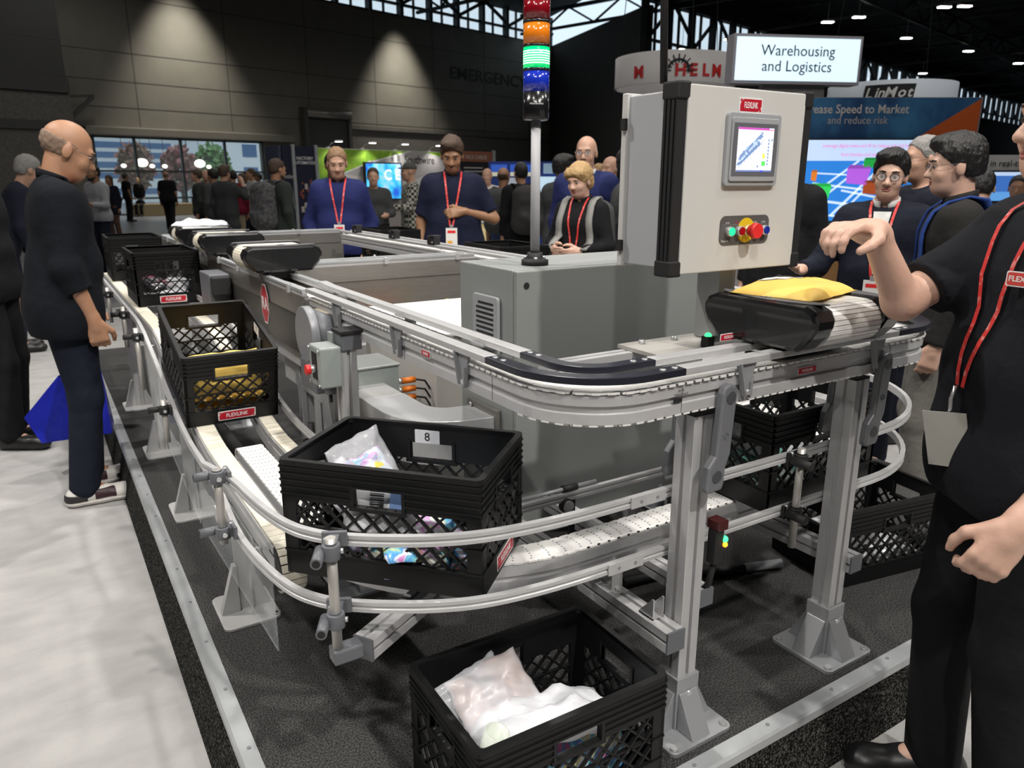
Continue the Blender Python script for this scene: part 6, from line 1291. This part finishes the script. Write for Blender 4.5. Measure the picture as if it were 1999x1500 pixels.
    if backpack:
        bc, sc_ = backpack; b = SDF(); fl = up((0, -.22, 1.20)); [b.cap(up((x_, -.21, 1.36)), up((x_ * 1.15, -.22, 1.02)), .095, .105, k=.10) for x_ in (-.075, 0, .075)]; b.cap(up((-.06, -.31, 1.10)), up((.06, -.31, 1.04)), .055, k=.05); b.cap(up((-.06, -.27, 1.30)), up((.06, -.27, 1.30)), .05, k=.05)
        V, F = b.mesh(max(res, .01)); np_obj('backpack', V * s, F, bc, rt); q = G()
        for sg in (1, -1):
            pts = [up((sg * .09, -.13, 1.40)), up((sg * .105, -.09, 1.475)), up((sg * .115, -.03, 1.492)), up((sg * .115, .04, 1.47))]
            for z in np.linspace(1.43, 1.12, 8): yy = surf(pts[3][0] + (sg * .02) * (1.43 - z) / .3, z); pts.append(np.array((pts[3][0] + (sg * .02) * (1.43 - z) / .3, yy + .004 if yy is not None else .1, z)))
            q.sweep3([(-.024, -.005), (.024, -.005), (.024, .005), (-.024, .005)], [Vector(p) * s for p in pts], sc_, True, up=(sg * .3, 1, .9) if False else (0, .6, .8))
        q.build('strap', rt)
    return rt, s, up, MH, surf
C = cloth; DK = lambda n, c: cloth(n, c)
NAVYJ = DK('navy jacket', (.018, .024, .10)); NAVYP = DK('navy polo', (.010, .012, .030)); CHARS = DK('charcoal shirt', (.0075, .009, .0125)); JEAN = DK('dark jeans', (.012, .015, .026)); BLACK = DK('black', (.010, .010, .011)); GREYS = DK('grey suit', (.055, .056, .060)); BLUES_ = DK('blue suit', (.018, .025, .095)); NSUIT = DK('navy suit', (.012, .014, .024)); GSWEAT = DK('grey sweater', (.30, .30, .32)); MAROON = DK('maroon hoodie', (.16, .012, .025)); KHAKI = DK('khaki', (.38, .30, .20)); WSH = DK('white shirt', (.60, .60, .58)); LGREY = DK('light grey shirt', (.34, .34, .33)); DGREEN = DK('dark green jacket', (.035, .042, .038)); DGREY = DK('dark grey jacket', (.06, .062, .064)); BJEAN = DK('blue jeans', (.05, .075, .15)); BRED = DK('brick plaid', (.14, .07, .065))
PLAID = mat('cloth black white plaid', (.03, .03, .028), .9)
nt = PLAID.node_tree; ck = nt.nodes.new('ShaderNodeTexChecker'); ck.inputs['Scale'].default_value = 26; ck.inputs['Color1'].default_value = (.42, .42, .36, 1); ck.inputs['Color2'].default_value = (.02, .022, .02, 1); tc = nt.nodes.new('ShaderNodeTexCoord'); nt.links.new(tc.outputs['Object'], ck.inputs['Vector']); nt.links.new(ck.outputs['Color'], nt.nodes['Principled BSDF'].inputs['Base Color'])
FINE = .0065
# --- man in dark shirt watching the line on the left
rt, s, up, MH, surf = person('balding man in dark shirt and jeans with red lanyard looking down beside the crate lane', .09, 4.15, 4, 1.84, FINE, SK2, 'ring', STUB, CHARS, 'roll', .80, .030, JEAN, mat('white trainer leather', (.62, .60, .57), .5), head=(0, 20, 0), lean=5, feet=((-.13, .03), (.10, -.02)), lan=1.0, badge=False, glasses='rect', detail=True, girth=1.12, collar=CHARS, trainers=True, armR=((.05, -.02, -.28), (-.01, .075, -.235)), armL=((-.05, -.02, -.28), (.01, .09, -.22)), handR=((0, .12, -1), (-1, .2, 0), 52), headscale=1.03)
# blue tote bag
t = thing('tote_bag', 'bright blue glossy tote bag hanging behind the man in jeans', 'bag', (.10, 4.62, .19)); t.scale = (.78, .8, .85); g = G(); bl = mat('blue tote', (.012, .022, .42), .35, bump=.3, bump_scale=8)
vs = [(-.26, -.08, 0), (.17, -.09, 0), (.20, .07, .03), (-.20, .09, .02), (-.10, -.03, .40), (.16, -.03, .42), (.16, .03, .42), (-.10, .03, .40), (-.34, 0, .16)]
g.add(vs, [(0, 1, 5, 4), (1, 2, 6, 5), (2, 3, 7, 6), (0, 8, 3), (0, 4, 8), (4, 7, 8), (7, 3, 8), (0, 3, 2, 1)], bl); g.build('body', t)
g = G(); 
for y_ in (-.03, .03): g.tube([(-.05, y_, .40), (.0, y_ * .5, .56), (.06, y_ * .5, .56), (.11, y_, .41)], .008, bl, 8)
g.build('handle', t)
person('person in black at the very edge whose dark trouser leg shows beside the carpet', -.25, 5.28, -25, 1.80, .014, SK1, 'short', HAIRB, BLACK, 'long', .85, .02, BLACK, feet=((-.08, .0), (.10, .06)))
person('grey haired man in navy suit bending forward behind the man in the dark shirt', -.22, 8.3, 5, 1.84, .012, SK1, 'short', HAIRG, NSUIT, 'jacket', .80, .028, NSUIT, lean=24, head=(10, -8, 0))
# --- people beyond the conveyor
person('sandy haired man in navy zip jacket with red lanyard and badge', 2.36, 6.62, 246, 1.84, .009, SK1, 'short', HAIRS, NAVYJ, 'long', .86, .026, JEAN, head=(4, 16, 0), lan=1.13, detail=True, collar=BLACK, armR=((.09, -.05, -.27), (-.04, .12, -.22)), armL=((-.09, -.05, -.27), (.04, .12, -.22)))
person('man partly hidden behind the navy jacket man by the green wall', 2.92, 8.35, 262, 1.85, .013, SK3, 'short', HAIRD, DK('teal shirt', (.03, .09, .16)), 'short', .9, .016, BLACK)
person('dark haired man in navy polo with red lanyard touching his badge', 2.96, 5.60, 243, 1.90, .008, SK3, 'full', HAIRB, NAVYP, 'short', .86, .024, JEAN, head=(-4, 22, 0), lan=1.10, detail=True, collar=NAVYP, girth=1.1, armR=((.07, -.02, -.28), (.0, .06, -.24)), armL=((-.13, .02, -.25), (.235, .12, .06)), handL=((.9, .3, -.1), (.1, -.9, -.3), 40), lan_c=.02)
person('tall man in blue suit with glasses and receding hair', 3.95, 5.12, 226, 1.91, .009, SK1, 'ring', HAIRG, BLUES_, 'jacket', .80, .026, NSUIT, glasses='rect', detail=True, collar=WSH, shirt_front=WSH, head=(-6, 4, 0))
person('blond woman in black top with grey strap and red lanyard holding her hands together', 3.42, 4.48, 207, 1.68, .0085, SK4, 'bob', HAIRL, BLACK, 'long', .85, .016, BLACK, head=(-8, 14, 0), lan=1.02, detail=True, female=True, badge=False, collar=BLACK, armR=((.07, .04, -.26), (-.12, .20, -.02)), armL=((-.08, .04, -.26), (.14, .19, -.03)), backpack=(DGREY, mat('grey strap', (.22, .22, .21), .7)))
person('man in charcoal suit with white collar turned away from the camera', 4.66, 6.45, 8, 1.80, .011, SK2, 'full', HAIRD, GREYS, 'jacket', .76, .026, GREYS, collar=WSH, head=(-10, 0, 0))
person('man in dark grey suit partly hidden by the operator panel', 3.98, 4.62, 330, 1.80, .011, SK1, 'full', HAIRD, DGREY, 'jacket', .78, .03, BLACK)
person('fair haired person seen only as a head behind the blue suit man', 5.62, 7.05, 200, 1.74, .014, SK4, 'short', HAIRL, NSUIT, 'jacket', .8, .02, NSUIT)
person('balding man in profile behind the blue suit man', 5.18, 6.30, 190, 1.80, .013, SK1, 'ring', HAIRG, GREYS, 'jacket', .8, .02, NSUIT)
person('man in plaid shirt and grey cap standing at the booth with the blue screen', 4.66, 10.1, 165, 1.80, .012, SK1, 'cap', mat('cap grey', (.06, .065, .06), .8), PLAID, 'long', .78, .03, BJEAN, armR=((.07, .03, -.26), (-.02, .22, .0)), armL=((-.05, .08, -.26), (.02, .24, .02)))
person('person in grey vest behind the blue screen showing only folded hands', 4.02, 9.9, 250, 1.72, .014, SK1, 'short', HAIRB, DGREY, 'long', .9, .016, BLACK, armR=((.06, .03, -.26), (-.08, .2, -.02)), armL=((-.06, .03, -.26), (.08, .2, -.02)))
person('bald man in white shirt leaning in behind the navy polo man', 6.1, 10.4, 225, 1.74, .014, SK1, 'ring', STUB, WSH, 'long', .92, .016, BLACK)
person('man in brick plaid shirt with grey backpack seen from behind', 5.28, 8.6, 40, 1.72, .012, SK3, 'ring', HAIRB, BRED, 'short', .9, .016, BJEAN, backpack=(DGREY, DGREY))
person('man in black jacket standing behind the signal tower pole', 5.2, 8.05, 75, 1.77, .012, SK2, 'short', HAIRD, BLACK, 'jacket', .8, .028, BLACK, backpack=(mat('dark pack', (.025, .025, .025), .8), BLACK))
# --- group by the window
person('bearded man in light grey sweater holding something in both hands', 1.0, 14.2, 215, 1.80, .013, SK3, 'short', HAIRD, GSWEAT, 'long', .88, .02, JEAN, beard=HAIRD, armR=((.05, .05, -.27), (-.06, .22, .02)), armL=((-.05, .05, -.27), (.06, .22, .02)))
person('long haired woman in dark jacket and short skirt walking near the window', 1.9, 22.4, 230, 1.68, .016, SK3, 'long', HAIRB, NSUIT, 'jacket', .72, .02, DK('dark tights', (.11, .06, .045)), female=True, armR=((.04, .05, -.26), (-.06, .2, -.02)))
person('man in black standing with his back to the window bench', 3.36, 33.0, 20, 1.80, .018, SK3, 'short', HAIRD, BLACK, 'short', .85, .024, BLACK)
person('blond woman in black seated on the tan window bench', 4.35, 38.0, 250, 1.68, .018, SK4, 'long', HAIRL, BLACK, 'long', .55, .02, BLACK, seated=True, female=True, z0=-.02)
person('stout man in black short sleeves walking away towards the window', 3.78, 26.0, 70, 1.83, .016, SK2, 'ring', STUB, BLACK, 'short', .86, .03, BLACK, girth=1.15, feet=((-.09, .12), (.09, -.22)))
person('man in dark green jacket at the left of the group by the window', 3.05, 16.9, 160, 1.77, .015, SK1, 'short', HAIRB, DGREEN, 'jacket', .82, .026, JEAN)
person('bald man half hidden inside the group by the window', 3.40, 17.9, 250, 1.79, .016, SK1, 'ring', STUB, DGREY, 'long', .85, .02, JEAN)
person('dark haired man in grey hooded jacket in the group by the window', 3.12, 15.7, 120, 1.76, .015, SK2, 'full', HAIRD, DGREY, 'jacket', .82, .028, JEAN)
person('brown haired man in dark grey coat raising a hand to his face', 2.96, 14.0, 40, 1.80, .013, SK1, 'full', HAIRB, DK('dark coat', (.045, .05, .05)), 'jacket', .70, .03, BJEAN, armR=((.10, .16, -.16), (-.08, .06, .22)))
person('person in maroon hoodie and khaki trousers in the group by the window', 3.68, 16.6, 75, 1.76, .014, SK2, 'short', HAIRD, MAROON, 'long', .86, .026, KHAKI, head=(40, 0, 0))
person('man in white shirt and dark trousers standing by the window', 4.55, 19.6, 200, 1.72, .015, SK1, 'short', HAIRB, WSH, 'long', .92, .018, JEAN)
person('tall man in light grey shirt seen from the side by the window', 4.50, 18.4, 185, 1.82, .015, SK2, 'short', HAIRB, LGREY, 'long', .85, .02, BLACK)
person('man in dark clothes behind the white shirt man by the window', 5.40, 22.7, 200, 1.80, .017, SK3, 'short', HAIRD, DGREY, 'jacket', .85, .02, BLACK)
person('dark skinned man in pale shirt behind the backpack man', 5.15, 20.4, 190, 1.74, .016, SK5, 'short', HAIRD, LGREY, 'long', .9, .02, BLACK)
person('bearded man in dark green jacket carrying a big grey backpack', 2.72, 9.9, 22, 1.82, .011, SK2, 'short', HAIRB, DGREEN, 'jacket', .84, .028, DK('tan trousers', (.3, .16, .06)), beard=HAIRB, backpack=(mat('camo pack', (.10, .10, .105), .85, col2=(.03, .03, .033), noise_scale=22), mat('pack strap', (.13, .13, .14), .8)), head=(-6, 6, 0))
# --- right side
rt, s, up, MH, surf = person('man with round black glasses in dark suit with badge holding out his hand', 3.73, 2.33, 205, 1.70, .0075, SK4, 'full', HAIRD, NSUIT, 'jacket', .78, .024, NSUIT, glasses='thick', detail=True, collar=WSH, shirt_front=WSH, lan=1.10, head=(2, 4, -4), armR=((.13, .04, -.26), (.03, .235, .0)), handR=((.2, .95, .1), (-.4, .2, .9), 12), armL=((-.07, -.02, -.27), (.02, .1, -.22)), lan_c=.0)
person('black haired young man with glasses in black jacket and blue backpack in profile', 3.37, 1.785, 124, 1.74, .0075, SK4, 'full', HAIRD, DK('black fleece', (.022, .021, .020)), 'jacket', .84, .026, DK('grey trousers', (.16, .155, .14)), glasses='rect', detail=True, collar=DK('black fleece', (.022, .021, .020)), backpack=(DK('blue pack', (.02, .045, .16)), DK('blue strap', (.02, .05, .20))), head=(4, 4, 0))
person('grey haired man with glasses behind the young man with the blue backpack', 4.36, 2.52, 150, 1.80, .010, SK1, 'short', HAIRG, NSUIT, 'jacket', .8, .024, NSUIT, glasses='rect')
person('man in dark suit whose head is hidden by the operator panel', 4.02, 3.18, 190, 1.80, .010, SK1, 'short', HAIRD, BLACK, 'jacket', .78, .028, BLACK, collar=WSH)
person('man in dark grey suit bending behind the blue backpack', 5.00, 2.50, 30, 1.66, .012, SK1, 'short', HAIRD, DGREY, 'jacket', .8, .03, BLACK, lean=18)
person('person in black at the right by the info kiosk', 7.6, 3.5, 200, 1.60, .015, SK2, 'short', HAIRD, BLACK, 'long', .85, .02, BLACK)
# --- man in black polo in the right foreground
OX, OY, OF = 1.79, .715, 146
fdir = Vector((math.cos(R(OF)), math.sin(R(OF)), 0)); rdir = Vector((fdir.y, -fdir.x, 0))
def loc_(v): v = Vector(v); return np.array((v.dot(rdir), v.dot(fdir), v.z))
so = 1.80 / 1.75
SR = loc_((.175 * rdir.x, .175 * rdir.y, 0)); 
def arm_to(sg, E, W):   # world elbow / wrist to local offsets
    S0 = np.array((sg * .175, -.01, 1.395)); e = loc_((E[0] - OX, E[1] - OY, E[2])) / so; w_ = loc_((W[0] - OX, W[1] - OY, W[2])) / so
    return tuple(e - S0), tuple(w_ - e)
aR = arm_to(1, (1.655, .965, 1.285), (1.535, .975, 1.440)); aL = arm_to(-1, (1.70, .545, 1.10), (1.56, .615, .895))
rt, s, up, MH, surf = person('man in black polo with red lanyard in the right foreground raising one forearm', OX, OY, OF, 1.80, .0058, SK4, 'short', HAIRB, DK('black polo', (.011, .0115, .015)), 'short', .83, .030, BLACK, armR=aR, armL=aL, handR=(tuple(loc_((-.75, .05, .12))), tuple(loc_((-.15, .0, -1))), 34), handL=(tuple(loc_((-.45, .25, -.85))), tuple(loc_((.75, .6, -.2))), 42), fine=True, detail=True, girth=1.12, collar=DK('black polo', (.011, .0115, .015)), lan=1.09, badge=False, lan_c=-.0, feet=((-.10, -.02), (.11, .04)))
q = G(); yy = surf(-.10, 1.325) or .14; F = Matrix.Translation(Vector((-.10, yy + .002, 1.325)) * s) @ Matrix.Rotation(R(28), 4, 'Z') @ Matrix(((-1, 0, 0, 0), (0, 0, 1, 0), (0, 1, 0, 0), (0, 0, 0, 1)))
q.prism(rrect(.075, .030, .004), 0, .001, WHITE, F); q.prism(rrect(.070, .025, .004), .001, .0016, mat('logo red', (.62, .06, .05), .5), F); q.text('FLEXLINK', .015, WHITE, F @ Matrix.Translation((0, 0, .0018)), extrude=.0002, bold=.0003); q.build('chest_logo', rt)
yy = surf(0, 1.07) or .16; q = G(); p = Vector((0, yy + .012, 1.09)) * s; q.tube([p, p + Vector((.004, .004, -.03)), p + Vector((-.004, .006, -.05)), p + Vector((.004, .006, -.07))], .004, CHROME, 8); cl_ = q.build('clip', rt)
q = G(); q.box((-.045, 0, -.19), (.045, .003, -.06), mat('card holder', (.40, .39, .36), .35), Matrix.Translation(p + Vector((0, .03, 0))) @ Matrix.Rotation(R(-14), 4, 'X') @ rotz(R(40))); q.build('card', rt)
